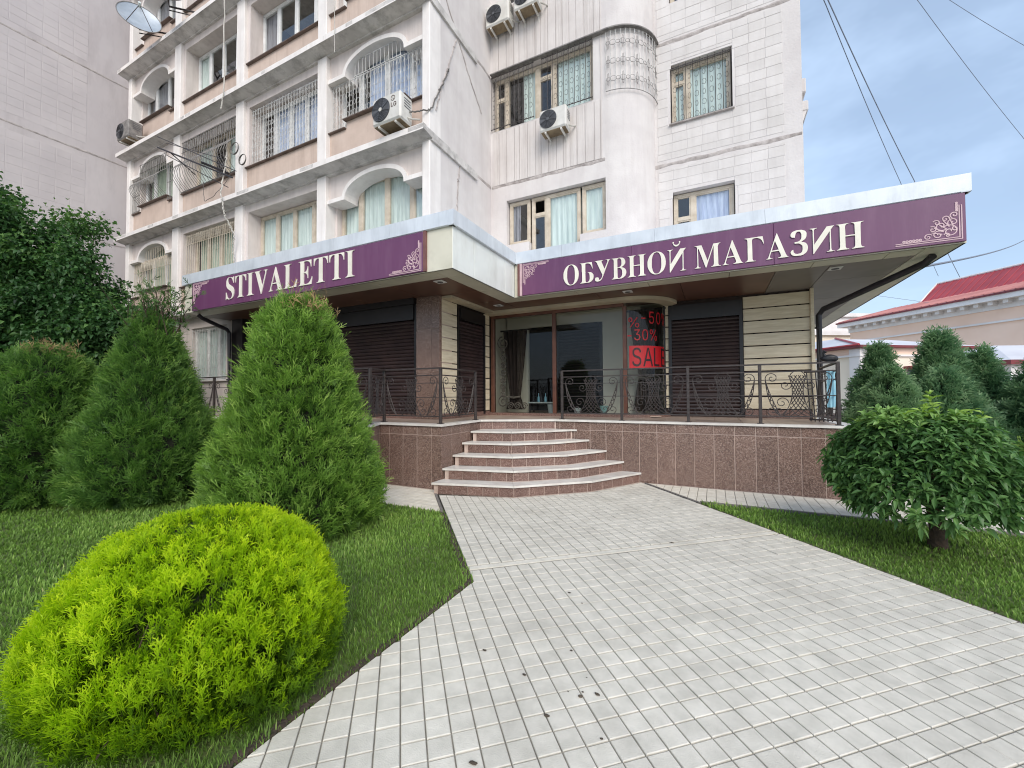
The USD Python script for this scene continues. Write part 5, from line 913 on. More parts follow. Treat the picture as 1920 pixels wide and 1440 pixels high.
for lab, c, R in (('upper dark coil of cable hanging on the loggia pilaster', (-10.62, 5.96, 7.68), .15), ('lower dark coil of cable beside the loggia window sill', (-10.22, 5.92, 7.27), .13)):
    mb = MB()
    for k in range(3): a = np.linspace(0, 2 * np.pi, 22); mb.tube(np.column_stack([c[0] + (R + .006 * k) * np.cos(a) * (.95 + .03 * k), np.full(22, c[1] - .01 * k), c[2] + (R - .004 * k) * np.sin(a)]), .008, 4, False)
    mb.put('cable_coil', 'cable_wall', label=lab, cat='cable')
def cable(label, pts, r, mat, sag=0.0, cat='cable', n=18, jit=0.0, sd=0):
    p = np.array(pts, float); t = np.linspace(0, len(p) - 1, n * (len(p) - 1)); q = np.column_stack([np.interp(t, range(len(p)), p[:, k]) for k in range(3)]); fr = t - np.floor(t); q[:, 2] -= sag * 4 * fr * (1 - fr)
    if jit: q += np.random.default_rng(sd).normal(0, jit, q.shape)
    put('overhead_cable' if cat == 'overhead cable' else 'wall_cable', tube(q, r, 5), mat, label=label, cat=cat)
cable('pale cable hanging straight down past the slabs beside the second pilaster', [(-10.76, 5.72, 14.0), (-10.72, 5.74, 9.1), (-10.80, 5.72, 8.6)], .014, 'cable_pale', jit=.006, sd=1)
cable('thin pale wire hanging in front of the third pilaster', [(-6.85, 5.72, 14.0), (-6.83, 5.73, 8.5)], .008, 'cable_pale', jit=.004, sd=2)
cable('pale twisted cable hanging below the cable coils to the lower window', [(-10.66, 5.8, 7.5), (-10.72, 5.70, 6.5), (-10.60, 5.72, 5.9), (-10.45, 5.85, 5.5), (-10.62, 5.95, 5.1), (-10.6, 6.0, 4.5)], .016, 'cable_pale', jit=.01, sd=3)
cable('grey wire drooping from the drying rack to the slab below', [(-11.9, 5.9, 7.1), (-11.5, 5.74, 6.45), (-10.7, 5.9, 7.0)], .007, 'cable_wall', .1, jit=.006, sd=4)
cable('grey bent cable from the LG unit across the plain side wall', [(-4.97, 5.85, 6.75), (-4.62, 6.02, 6.80), (-4.63, 6.4, 7.55), (-4.63, 6.62, 8.0)], .014, 'cable_wall', jit=.008, sd=5)
cable('left one of the two steep overhead cables above the canopy', [(.8, 11.2, 16.0), (3.59, 17.0, 14.95), (9.21, 28.77, 12.72), (15.0, 40.9, 10.1)], .014, 'cable_grey', .15, 'overhead cable'); cable('right one of the two steep overhead cables above the canopy', [(.9, 11.2, 15.98), (3.72, 17.07, 14.95), (9.86, 29.09, 12.86), (16.31, 41.29, 9.93)], .018, 'cable_grey', .15, 'overhead cable')
cable('faint thin overhead cable crossing the blue sky', [(1.5, 13.97, 19.6), (7.38, 21.05, 16.86), (13.79, 28.77, 13.89), (26.6, 44.2, 7.95)], .010, 'cable_grey', .1, 'overhead cable'); cable('faint thin overhead cable at the top right of the sky', [(1.6, 15.9, 18.98), (7.44, 18.9, 14.93), (9.71, 20.07, 13.36), (21.0, 25.9, 5.55)], .008, 'cable_grey', .03, 'overhead cable')
cable('dark overhead cable rising to the right from under the canopy end', [(2.95, 8.43, 3.445), (15.08, 31.76, 9.67), (28.67, 47.24, 15.14)], .020, 'cable_grey', .12, 'overhead cable'); cable('thin level overhead cable above the red roof', [(12.37, 50.45, 11.34), (27.3, 57.9, 9.06), (45.0, 66.7, 6.35)], .018, 'cable_grey', .05, 'overhead cable')
# ------------------------------------------------------------------ specks of litter on the path
LITTER = [(-1.231, 2.11, 0.011), (-0.936, 2.023, 0.009), (-0.618, 2.036, 0.006), (-0.618, 2.0, 0.013), (-0.548, 2.051, 0.01), (-1.006, 2.994, 0.009), (-0.875, 2.886, 0.006), (-0.774, 2.331, 0.007), (-0.405, 4.433, 0.012), (-1.957, 3.682, 0.007), (-0.686, 2.009, 0.004), (-0.63, 2.149, 0.004), (-0.903, 1.452, 0.013), (-0.725, 1.814, 0.01), (-0.464, 1.8, 0.006)]
for k, (lx, ly, s) in enumerate(LITTER):
    p = (lx, ly); m = trimesh.creation.icosphere(1, 1.0); rg = np.random.default_rng(k)
    v = m.vertices * rg.uniform(.7, 1.2, 3) * [s, s, s * .45] * .9; an = rg.uniform(0, 6); v = v @ np.array([[math.cos(an), -math.sin(an), 0], [math.sin(an), math.cos(an), 0], [0, 0, 1]]) * [1.4, .8, 1]; v *= 1 + rg.normal(0, .12, (len(v), 1)); v += [p[0], p[1], s * .4]
    put('litter_bit', (v, m.faces), 'litter', smooth=True, label='small dark bit of litter lying on the pale pavers', cat='litter', group='dark bits lying on the paved path')
put('cigarette_end', MB().tube([(-2.005, 1.44, .012), (-1.975, 1.455, .012)], .006, 7).get(), 'pot_white', label='small white cigarette end on the grass edge by the golden bush', cat='cigarette end')
# ------------------------------------------------------------------ neighbouring building on the left
XN = -17.35
nb = thing('neighbor_building', 'tall grey pink block with a blank tiled end wall at the far left', 'building', (XN, 0, 0))
put('wall', wall_yz(sbox(-9, -.1, 8.5, 17), XN, .3), 'neighbor_wall', nb); put('wall', wall_xz(sbox(XN - 12, -.1, XN - .3, 17), -9, .3), 'neighbor_wall', nb); put('wall', wall_xz(sbox(XN - 12, -.1, XN - .3, 17), 8.2, .3), 'neighbor_wall', nb); put('roof', slab_xy(sbox(XN - 12, -9.1, XN + .1, 8.6), 17, .3), 'slab_concrete', nb)
mb = MB(); rg = np.random.default_rng(9)
for jz in np.arange(0.2, 16.8, .235):
    if min(abs(jz + .11 - z) for z in (9.12, 6.45, 3.75, 11.75, 14.4)) < .16: continue
    for jy in np.arange(-2.0, 5.1, .32):
        q = np.array([(jy + .003, jz + .003), (jy + .317, jz + .003), (jy + .317, jz + .232), (jy + .003, jz + .232)]); pr = .004 + rg.normal(0, .0008); mb.add(*tile_on(q, lambda p, h: np.column_stack([np.full(len(p), XN + pr) + h, p[:, 0], p[:, 1]]), .014, .005))
mb.put('wall_tile', 'neighbor_tile', nb, kind='stuff')
for k, z in enumerate((9.10, 11.75, 6.42)):
    v, f = lumpy(-4, 8.3, z, 0, .035, .02, 40 + k); put('joint_seam', (np.column_stack([XN - v[:, 1], v[:, 0], v[:, 2]]), f), 'plaster_seam', nb, smooth=True)
# ------------------------------------------------------------------ far buildings on the right
def frame(o, ang):
    e1 = np.array([math.cos(ang), math.sin(ang)]); e2 = np.array([-e1[1], e1[0]]); o = np.array(o, float)
    return lambda s, d, z: (*(o + e1 * s + e2 * d), z)
def fbox(F, s0, s1, d0, d1, z0, z1): return (np.array([F(s0, d0, z0), F(s1, d0, z0), F(s1, d1, z0), F(s0, d1, z0), F(s0, d0, z1), F(s1, d0, z1), F(s1, d1, z1), F(s0, d1, z1)]), np.vstack([BOXF[:, [0, 1, 2]], BOXF[:, [0, 2, 3]]]))
def seams(name, P00, P10, P11, P01, n, mat, parent, w=.05, h=.05):
    """standing seams of a sheet roof from the edge P00-P10 up to P01-P11"""
    P00, P10, P11, P01 = map(np.array, (P00, P10, P11, P01)); mb = MB()
    for k in range(n + 1):
        t = k / n; a = P00 + (P10 - P00) * t; b = P01 + (P11 - P01) * t; mb.tube([a + [0, 0, h * .3], b + [0, 0, h * .3]], w / 2, 4, False)
    return mb.put(name, mat, parent)
# annex: corner at px 1615, depth 18
A0 = (5.80, 22.96); ang = math.radians(34.0)
an = thing('annex_building', 'low cream annex with white hipped roof and maroon gutter behind the conifers', 'building', (*A0, 0)); F = frame(A0, ang)
put('wall', fbox(F, 0, 6.0, 0, 8, -.1, 3.50), 'cream_wall', an); put('plinth', fbox(F, -.04, 6.04, -.04, 8, -.1, .55), 'granite', an); put('corner_pier', fbox(F, -.05, .45, -.05, .3, .55, 3.45), 'white_trim', an); put('corner_pier', fbox(F, -.06, .02, -.02, .45, .55, 3.45), 'white_trim', an)
put('cornice', fbox(F, -.1, 6.1, -.1, 8.1, 3.12, 3.2), 'white_trim', an); put('frieze', fbox(F, -.02, 6.02, -.02, 8.02, 3.2, 3.48), 'pink_wall', an)
put('gutter', fbox(F, -.25, 6.25, -.25, 8.2, 3.50, 3.60), 'maroon_trim', an)
put('roof', (np.array([F(-.24, -.24, 3.6), F(6.24, -.24, 3.6), F(6.24, 8.2, 3.6), F(-.24, 8.2, 3.6), F(1.5, 2.6, 4.25), F(4.6, 2.6, 4.25), F(4.6, 6, 4.25), F(1.5, 6, 4.25)]), [[0, 1, 5], [0, 5, 4], [1, 2, 6], [1, 6, 5], [2, 3, 7], [2, 7, 6], [3, 0, 4], [3, 4, 7], [4, 5, 6], [4, 6, 7]]), 'roof_white', an)
MB().tube([F(-.27, -.2, 3.62), F(1.5, 2.6, 4.28)], .05, 5).tube([F(-.27, 8.2, 3.62), F(-.27, -.2, 3.62)], .04, 5).put('ridge_cap', 'roof_red', an)
put('window', fbox(F, 2.4, 4.6, -.05, .02, 1.0, 2.5), 'curtain_grey', an); put('window_hood', fbox(F, 2.2, 4.8, -.3, .02, 2.55, 2.68), 'maroon_trim', an)
MB().tube([F(.10, -.3, 3.5), F(.12, -.28, 3.3), F(.35, -.1, 3.1), F(.35, -.1, .4)], .05, 7).put('rain_pipe', 'maroon_trim', an)
# second annex further right with white pyramid roof
A1 = (9.62, 21.2); F1 = frame(A1, math.radians(22)); an2 = thing('annex_building', 'white lower annex with pale pyramid roof at the right picture edge', 'building', (*A1, 0))
put('wall', fbox(F1, 0, 8, 0, 6, -.1, 2.50), 'white_trim', an2); put('gutter', fbox(F1, -.2, 8.2, -.2, 6.2, 2.50, 2.66), 'maroon_trim', an2)
put('roof', (np.array([F1(-.2, -.2, 2.66), F1(8.2, -.2, 2.66), F1(8.2, 6.2, 2.66), F1(-.2, 6.2, 2.66), F1(2.0, 2.5, 3.45), F1(6, 2.5, 3.45)]), [[0, 1, 5], [0, 5, 4], [1, 2, 5], [2, 3, 4], [2, 4, 5], [3, 0, 4]]), 'roof_white', an2)
put('window', fbox(F1, 2.6, 4.4, -.05, .02, .9, 2.1), 'curtain_grey', an2)
# hall with red roof: wall line from px 1595 (depth 49.6) to px 1920 (depth 28)
Hf, Hn = np.array([13.87, 58.16]), np.array([21.6, 46.2]); dv = Hn - Hf; Lh = np.linalg.norm(dv); dv /= Lh; ah = math.atan2(dv[1], dv[0]); FH = frame(Hf, ah); LH = Lh + 22
hall = thing('hall_building', 'large pink hall with dusty red sheet roof and white bracketed cornice', 'building', (*Hf, 0))
ZE = 9.45
put('wall', fbox(FH, 0, LH, 0, 16, -.1, ZE - 1.2), 'pink_wall', hall); put('frieze', fbox(FH, -.1, LH, -.1, 16, ZE - 1.2, ZE - .55), 'white_trim', hall); put('cornice', fbox(FH, -.7, LH, -.9, 16.5, ZE - .55, ZE - .15), 'white_trim', hall); put('eave_board', fbox(FH, -.8, LH, -1.0, 16.6, ZE - .15, ZE), 'maroon_trim', hall)
for k in range(int(LH / .95)): put('cornice_bracket', fbox(FH, .3 + k * .95, .62 + k * .95, -.62, -.1, ZE - .85, ZE - .55), 'white_trim', hall)
put('string_course', fbox(FH, -.12, LH, -.14, .1, ZE - 2.3, ZE - 2.15), 'white_trim', hall)
put('roof', (np.array([FH(-.8, -1.0, ZE), FH(LH, -1.0, ZE), FH(LH, 5.0, ZE + 1.6), FH(.6, 5.0, ZE + 1.6), FH(-.8, 16, ZE)]), [[0, 1, 2], [0, 2, 3], [0, 3, 4]]), 'roof_dusty', hall)
seams('roof_seam', FH(-.4, -1.0, ZE), FH(LH, -1.0, ZE), FH(LH, 5.0, ZE + 1.6), FH(.8, 5.0, ZE + 1.6), 56, 'roof_dusty', hall, .10, .10)
# upper red roof rising behind
put('upper_roof', (np.array([FH(3.2, 5.0, ZE + 1.55), FH(LH, 5.0, ZE + 1.55), FH(LH, 8.2, ZE + 3.9), FH(2.5, 8.2, ZE + 3.9), FH(3.2, 13, ZE + 1.55)]), [[0, 1, 2], [0, 2, 3], [0, 3, 4]]), 'roof_red', hall)
seams('upper_roof_seam', FH(3.3, 5.0, ZE + 1.55), FH(LH, 5.0, ZE + 1.55), FH(LH, 8.2, ZE + 3.9), FH(2.7, 8.2, ZE + 3.9), 50, 'roof_red', hall, .08, .08)
MB().tube([FH(3.2, 5.0, ZE + 1.6), FH(2.5, 8.2, ZE + 3.95), FH(LH, 8.2, ZE + 3.95)], .12, 5).put('verge_trim', 'white_trim', hall)
# lower link roof and tower piece left of the hall
B0 = (14.4, 68.4); FB = frame(B0, math.radians(30)); bk = thing('far_house', 'cream stepped house just showing under the canopy end beside the red roof', 'building', (*B0, 0))
put('wall', fbox(FB, -13.7, 6.4, 0, 12, -.1, 9.25), 'cream_wall', bk); put('cornice', fbox(FB, -14, 6.8, -.45, 12, 9.25, 9.86), 'white_trim', bk); put('attic', fbox(FB, -13.7, 6.1, .45, 12, 9.86, 11.84), 'white_trim', bk); put('attic_cap', fbox(FB, -14, 6.5, .0, 12, 11.84, 12.3), 'white_trim', bk)
# low iron fence behind the podium
fe = thing('low_fence', 'low dark spiked fence behind the podium by the cream annex', 'fence', (2.4, 13.6, 0))
MB().box(1.8, 7.5, 13.55, 13.9, -.1, .72).put('base_wall', 'granite', fe)
for z in (.82, 1.05): MB().box(1.9, 7.5, 13.70, 13.73, z, z + .025).put('rail', 'iron_dark', fe)
for k in range(50): x = 1.95 + k * .11; MB().tube([(x, 13.715, .72), (x, 13.715, 1.16), (x, 13.715, 1.25)], [.010, .010, .002], 4).put('picket', 'iron_dark', fe)
# ------------------------------------------------------------------ vegetation
def unit(a): return a / np.maximum(np.linalg.norm(a, axis=-1, keepdims=True), 1e-9)
def diamonds(base, dr, side, L, W, mid=.45, tone0=None, tone1=None, fold=0.0, nrm=None):
    """flat pointed blades: base point, direction, sideways direction, length, half width"""
    n = len(base); L = L[:, None]; W = W[:, None]; k = base + dr * L * mid
    off = 0 if nrm is None else nrm * W * fold
    v = np.stack([base, k + side * W + off, base + dr * L, k - side * W + off], 1).reshape(-1, 3); b = np.arange(n)[:, None] * 4
    f = (b[:, None, :] + np.array([[0, 1, 2], [0, 2, 3]])[None]).reshape(-1, 3); t = np.stack([tone0, (tone0 + tone1) / 2, tone1, (tone0 + tone1) / 2], 1).ravel()
    return v, f, t
def join(parts):
    v, f, t, n = [], [], [], 0
    for a, b, c in parts: v.append(a); f.append(b + n); t.append(c); n += len(a)
    return np.vstack(v), np.vstack(f), np.concatenate(t)
def sprays(pos, dr, L, W, tone, rg, k=6, spread=.65, tip=.25, planar=True, curl=0.0, ref=None):
    """scaly shoots: a middle blade and K side blades in one plane"""
    n = len(pos); ref = rg.normal(size=(n, 3)) if ref is None else ref
    side = unit(np.cross(dr, ref)); nn = unit(np.cross(side, dr)); P = [diamonds(pos, dr, side, L, W, .5, tone - .15, tone + tip)]
    if not planar: P.append(diamonds(pos, dr, nn, L, W, .5, tone - .15, tone + tip))
    for i in range(k):
        q = (.15 + .75 * (i + rg.random(n)) / k); sg = 1 if i % 2 else -1; s2 = side if planar or i % 4 < 2 else nn
        d2 = unit(dr + sg * s2 * spread * rg.uniform(.7, 1.3, (n, 1)) + .18 * rg.normal(size=(n, 3))); p2 = pos + dr * (L * q)[:, None]
        P.append(diamonds(p2, d2, unit(np.cross(d2, nn)), L * (1.02 - q) * .72, W * .9, .45, tone - .1 + .2 * q, tone + tip * .9))
    return join(P)
def sprays2(pos, dr, L, W, tone, rg, k=6, sub=3, spread=.6, tip=.25):
    """lacy shoots: side twigs carry blades of their own"""
    n = len(pos); side = unit(np.cross(dr, rg.normal(size=(n, 3)))); nn = unit(np.cross(side, dr)); P = [diamonds(pos, dr, side, L, W, .5, tone - .15, tone + tip)]
    for i in range(k):
        q = (.10 + .78 * (i + rg.random(n)) / k); sg = 1 if i % 2 else -1; d2 = unit(dr + sg * side * spread * rg.uniform(.7, 1.3, (n, 1)) + .22 * rg.normal(size=(n, 3))); p2 = pos + dr * (L * q)[:, None]; L2 = L * (1.0 - .8 * q) * .78; s2 = unit(np.cross(d2, nn)); t2 = tone - .08 + .2 * q
        P.append(diamonds(p2, d2, s2, L2, W * .9, .5, t2 - .05, t2 + tip * .8))
        for j in range(sub):
            q3 = .25 + .6 * j / max(1, sub - 1); g2 = 1 if j % 2 else -1; d3 = unit(d2 + g2 * s2 * .6 + .2 * rg.normal(size=(n, 3))); P.append(diamonds(p2 + d2 * (L2 * q3)[:, None], d3, unit(np.cross(d3, nn)), L2 * .5, W * .85, .5, t2, t2 + tip))
    return join(P)
def profile_cloud(n, prof, c, rg, seed, lump=.10, depth=(.72, 1.0), ht=.62, hf=4.5):
    """points through the outer shell of a solid of revolution: prof = [(z, r)]; returns points, outward normals and depth 0..1"""
    z_, r_ = np.array(prof).T; zz = np.linspace(z_[0], z_[-1], 400); rr = np.interp(zz, z_, r_); w = np.cumsum(rr + .05); z = np.interp(rg.random(n) * w[-1], w, zz); r0 = np.interp(z, z_, r_); ph = rg.uniform(0, 2 * np.pi, n)
    q = np.column_stack([np.cos(ph), np.sin(ph), z * 1.0]); lm = 1 + lump * 2 * (meshkit.fbm(q * 2.2 + seed, 4, seed) - .5)
    u = rg.random(n) ** .6; d = depth[0] + (depth[1] - depth[0]) * u; r = r0 * lm * d
    slope = np.gradient(rr, zz); sl = np.interp(z, zz, slope); nr = unit(np.column_stack([np.cos(ph), np.sin(ph), -np.clip(sl, -3, 3)]))
    p = np.column_stack([c[0] + r * np.cos(ph), c[1] + r * np.sin(ph), c[2] + z]); hole = meshkit.fbm(q * hf + 31 + seed, 3, seed + 4)
    ok = ~((hole > ht) & (u > .35)); return p[ok], nr[ok], u[ok]
def core_mesh(prof, c, k, seed, nph=28):
    z_, r_ = np.array(prof).T; zz = np.linspace(z_[0], z_[-1], 18); rr = np.interp(zz, z_, r_) * k; ph = np.arange(nph) / nph * 2 * np.pi
    Z, Pp = np.meshgrid(zz, ph, indexing='ij'); R = np.repeat(rr[:, None], nph, 1) * (1 + .3 * (meshkit.fbm(np.stack([np.cos(Pp) * 2, np.sin(Pp) * 2, Z * 2.5], -1) + seed, 3, seed) - .5))
    v = np.stack([c[0] + R * np.cos(Pp), c[1] + R * np.sin(Pp), c[2] + Z], -1).reshape(-1, 3); i, j = np.meshgrid(np.arange(17), np.arange(nph), indexing='ij'); a = (i * nph + j).ravel(); b = (i * nph + (j + 1) % nph).ravel()
    return v, np.vstack([np.stack([a, b, b + nph], 1), np.stack([a, b + nph, a + nph], 1)])
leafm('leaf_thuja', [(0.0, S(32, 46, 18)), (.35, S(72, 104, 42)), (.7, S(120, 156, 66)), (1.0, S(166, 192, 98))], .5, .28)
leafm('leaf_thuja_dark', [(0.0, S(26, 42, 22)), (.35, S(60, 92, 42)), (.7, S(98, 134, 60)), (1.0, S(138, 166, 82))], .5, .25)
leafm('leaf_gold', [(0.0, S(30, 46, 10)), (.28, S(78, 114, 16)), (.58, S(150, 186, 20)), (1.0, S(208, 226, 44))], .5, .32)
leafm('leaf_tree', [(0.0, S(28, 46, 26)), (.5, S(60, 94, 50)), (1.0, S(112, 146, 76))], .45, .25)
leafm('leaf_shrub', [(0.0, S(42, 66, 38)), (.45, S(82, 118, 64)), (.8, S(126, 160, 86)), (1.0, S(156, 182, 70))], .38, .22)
leafm('leaf_conifer', [(0.0, S(42, 68, 48)), (.5, S(84, 120, 82)), (1.0, S(140, 168, 120))], .5, .25)
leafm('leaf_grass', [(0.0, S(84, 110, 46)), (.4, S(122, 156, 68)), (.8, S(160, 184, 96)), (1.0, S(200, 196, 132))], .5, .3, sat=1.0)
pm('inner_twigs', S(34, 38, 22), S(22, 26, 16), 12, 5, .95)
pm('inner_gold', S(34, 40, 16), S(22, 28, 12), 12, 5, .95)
def trunk(parent, pts, r): put('trunk', tube(pts, r, 9), 'bark', parent, smooth=True)
# --- tall clipped cones on the left lawn
def cone(label, c, prof, n, mat, seed, L=(.10, .20), W=.0075, up=.75, wisp=0, dead=None, group=None, k=6):
    rg = np.random.default_rng(seed); t = thing('conifer_shrub', label, 'conifer', (c[0], c[1], 0)); p, nr, u = profile_cloud(n, prof, c, rg, seed, .15, (.64, 1.04), .62, 7.0); m = len(p)
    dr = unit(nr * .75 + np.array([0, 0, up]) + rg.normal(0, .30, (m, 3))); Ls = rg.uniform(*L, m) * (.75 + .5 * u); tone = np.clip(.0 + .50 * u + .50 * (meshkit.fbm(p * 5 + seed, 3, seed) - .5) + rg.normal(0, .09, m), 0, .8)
    P = [sprays2(p - dr * Ls[:, None] * .6, dr, Ls, np.full(m, W) * rg.uniform(.8, 1.3, m), tone, rg, k, 2, .5)]
    if wisp:
        w, nw, uw = profile_cloud(wisp, prof, c, rg, seed + 1, depth=(.93, 1.02)); mw = len(w); dw = unit(nw * .8 + np.array([0, 0, up * 1.1]) + rg.normal(0, .35, (mw, 3))); P.append(sprays(w, dw, rg.uniform(L[1] * .6, L[1] * 1.15, mw), np.full(mw, W * .8), np.clip(.6 + rg.normal(0, .15, mw), 0, 1), rg, 4, .4))
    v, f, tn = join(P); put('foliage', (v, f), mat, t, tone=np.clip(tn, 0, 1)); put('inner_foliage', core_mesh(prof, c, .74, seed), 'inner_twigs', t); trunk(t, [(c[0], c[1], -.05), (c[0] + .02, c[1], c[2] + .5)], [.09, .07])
    if dead:
        z, r, nd = dead; q = rg.normal(0, 1, (nd, 3)) * [r, r, r * .6] + [c[0] + dead_dx(seed), c[1], z]; dd = unit(rg.normal(0, 1, (nd, 3)) + [0, 0, 1.0]); vv, ff, _ = sprays(q, dd, rg.uniform(.08, .2, nd), np.full(nd, .004), np.zeros(nd), rg, 4); put('dead_twigs', (vv, ff), 'dead_twig', t, kind='stuff')
    return t
def dead_dx(seed): return {63: .12, 61: .18}.get(seed, 0)
G1 = None
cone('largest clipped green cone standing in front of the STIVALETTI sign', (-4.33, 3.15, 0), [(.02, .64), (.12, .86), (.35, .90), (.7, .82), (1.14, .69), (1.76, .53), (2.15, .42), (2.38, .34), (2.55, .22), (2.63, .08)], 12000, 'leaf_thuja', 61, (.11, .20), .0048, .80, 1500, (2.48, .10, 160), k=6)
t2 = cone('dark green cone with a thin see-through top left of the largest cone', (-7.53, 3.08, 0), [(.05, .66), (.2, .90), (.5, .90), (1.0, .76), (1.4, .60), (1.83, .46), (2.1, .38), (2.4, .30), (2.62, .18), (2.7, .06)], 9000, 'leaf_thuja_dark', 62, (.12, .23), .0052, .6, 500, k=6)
rg = np.random.default_rng(620); tw = MB(); sp_p, sp_d = [], []
for k in range(40):                                                       # thin top shoots
    b = np.array([-7.50 + rg.normal(0, .2), 3.08 + rg.normal(0, .16), 2.40]); d = unit(np.array([rg.normal(0, .35) + .2, rg.normal(0, .3), 1.0])); L = rg.uniform(.4, .85); tw.tube([b, b + d * L * .6 + rg.normal(0, .02, 3), b + d * L], [.008, .005, .002], 4)
    for q in np.linspace(.25, 1, 10): sp_p.append(b + d * L * q); sp_d.append(unit(d * .6 + rg.normal(0, .6, 3)))
tw.put('top_twig', 'bark', t2); sp_p, sp_d = np.array(sp_p), np.array(sp_d); v, f, tn = sprays(sp_p, sp_d, rg.uniform(.08, .18, len(sp_p)), np.full(len(sp_p), .006), rg.uniform(.1, .45, len(sp_p)), rg, 6); put('top_foliage', (v, f), 'leaf_thuja_dark', t2, tone=np.clip(tn, 0, 1))
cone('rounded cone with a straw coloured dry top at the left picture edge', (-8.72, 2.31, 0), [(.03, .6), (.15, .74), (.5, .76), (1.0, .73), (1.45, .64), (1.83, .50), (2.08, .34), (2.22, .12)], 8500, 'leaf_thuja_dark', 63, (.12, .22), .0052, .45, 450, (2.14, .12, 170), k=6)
# --- golden globe in front
gold = thing('golden_shrub', 'bright golden yellow round shrub at the near left corner of the path', 'shrub', (-2.48, 1.265, 0)); gc_ = (-2.48, 1.265, 0); gp = [(z, .655 * math.sqrt(max(0, 1 - (max(0, z - .30) / .53) ** 2)) * (1 - .10 * max(0, .30 - z) / .3) + .004) for z in (.02, .08, .16, .26, .34, .44, .54, .62, .69, .75, .79, .82, .834)]
rg = np.random.default_rng(71); p, nr, u = profile_cloud(15000, gp, gc_, rg, 71, .16, (.58, 1.04), .65, 8.0); m = len(p); hgt = np.clip(p[:, 2] / .83, 0, 1)
dr = unit(nr * .38 + np.array([0, 0, 1.2]) + rg.normal(0, .13, (m, 3))); Ls = rg.uniform(.055, .115, m) * (.75 + .4 * u); low = np.clip((.42 - p[:, 2]) / .42, 0, 1)
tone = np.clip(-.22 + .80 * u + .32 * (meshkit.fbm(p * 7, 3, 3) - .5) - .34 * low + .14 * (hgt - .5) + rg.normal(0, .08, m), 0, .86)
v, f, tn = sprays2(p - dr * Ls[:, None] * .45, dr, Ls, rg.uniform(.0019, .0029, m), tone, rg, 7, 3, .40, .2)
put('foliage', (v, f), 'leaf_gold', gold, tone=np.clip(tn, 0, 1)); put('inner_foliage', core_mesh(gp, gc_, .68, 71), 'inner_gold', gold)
mb = MB()
for k in range(60):
    a = rg.uniform(0, 6.28); r = rg.uniform(.40, .60); z = rg.uniform(.05, .5); b = np.array([gc_[0] + r * math.cos(a), gc_[1] + r * math.sin(a), z]); mb.tube([b, b + [rg.normal(0, .05), rg.normal(0, .05), rg.uniform(.1, .2)]], [.005, .002], 4)
mb.put('twig', 'bark', gold, kind='stuff')
# --- leaves with a middle fold
def leaves(pos, dr, L, W, tone, rg, droop=.25, flat=.0):
    n = len(pos); up = np.array([0, 0, 1.0]) + rg.normal(0, .35, (n, 3)); side = unit(np.cross(dr, up)); nn = unit(np.cross(side, dr)); L_, W_ = L[:, None], W[:, None]
    a = pos; m1 = pos + dr * L_ * .42 + nn * L_ * .05; tip = pos + dr * L_ - np.array([0, 0, 1.0]) * L_ * droop + nn * 0; l = m1 + side * W_ + nn * W_ * .35; r = m1 - side * W_ + nn * W_ * .35; m2 = pos + dr * L_ * .75 + nn * L_ * .02 - np.array([0, 0, 1.0]) * L_ * droop * .45; l2 = m2 + side * W_ * .62 + nn * W_ * .2; r2 = m2 - side * W_ * .62 + nn * W_ * .2
    v = np.stack([a, l, m1, r, l2, m2, r2, tip], 1).reshape(-1, 3); b = np.arange(n)[:, None, None] * 8; F = np.array([[0, 2, 1], [0, 3, 2], [1, 2, 5], [1, 5, 4], [2, 3, 6], [2, 6, 5], [4, 5, 7], [5, 6, 7]])
    return v, (b + F[None]).reshape(-1, 3), np.repeat(tone, 8)
# --- low round shrub on the right lawn
SC = np.array([1.80, 5.42, .71]); sh = thing('round_shrub', 'low round shrub with glossy drooping leaves on a short dark trunk on the right lawn', 'shrub', (SC[0], SC[1], 0)); rg = np.random.default_rng(81)
nt = 2000; d = unit(rg.normal(size=(nt, 3))); d[:, 2] = np.where(d[:, 2] < -.6, -d[:, 2], d[:, 2]); d = unit(d); rad = np.array([.70, .70, .60]) * (1 + .52 * (meshkit.fbm(d * 2.3 + 5, 3, 8) - .5))[:, None] * (rg.random((nt, 1)) ** .35 * .42 + .60); tp = SC + d * rad; td = unit(d * [1, 1, .7] + [0, 0, .55] + rg.normal(0, .25, (nt, 3)))
ext_ = np.array([(1.82, 5.25, 1.36), (1.86, 5.27, 1.43), (1.84, 5.25, 1.50), (2.16, 5.35, 1.32), (2.26, 5.42, 1.31), (1.45, 5.25, 1.26), (1.32, 5.33, 1.22), (1.60, 5.1, 1.30), (1.76, 5.2, 1.35), (2.05, 5.25, 1.31), (1.92, 5.3, 1.36), (1.2, 5.3, .62), (1.16, 5.25, .55), (2.0, 5.2, 1.31)]); tp = np.vstack([tp, ext_]); td = np.vstack([td, np.tile([0, 0, 1.0], (len(ext_), 1))]); nt = len(tp)
P = []; shell = np.linalg.norm((tp - SC) / [.70, .70, .60], axis=1)
for k in range(9):
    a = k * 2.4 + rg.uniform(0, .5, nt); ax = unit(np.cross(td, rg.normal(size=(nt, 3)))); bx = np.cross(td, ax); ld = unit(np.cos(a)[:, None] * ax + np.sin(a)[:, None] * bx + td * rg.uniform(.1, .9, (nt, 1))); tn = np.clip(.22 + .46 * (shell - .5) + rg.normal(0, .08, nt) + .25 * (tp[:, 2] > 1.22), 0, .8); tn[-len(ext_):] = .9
    P.append(leaves(tp - td * rg.uniform(0, .10, (nt, 1)), ld, rg.uniform(.055, .12, nt), rg.uniform(.013, .022, nt), tn, rg, .18))
v, f, tn = join(P); put('foliage', (v, f), 'leaf_shrub', sh, tone=tn)
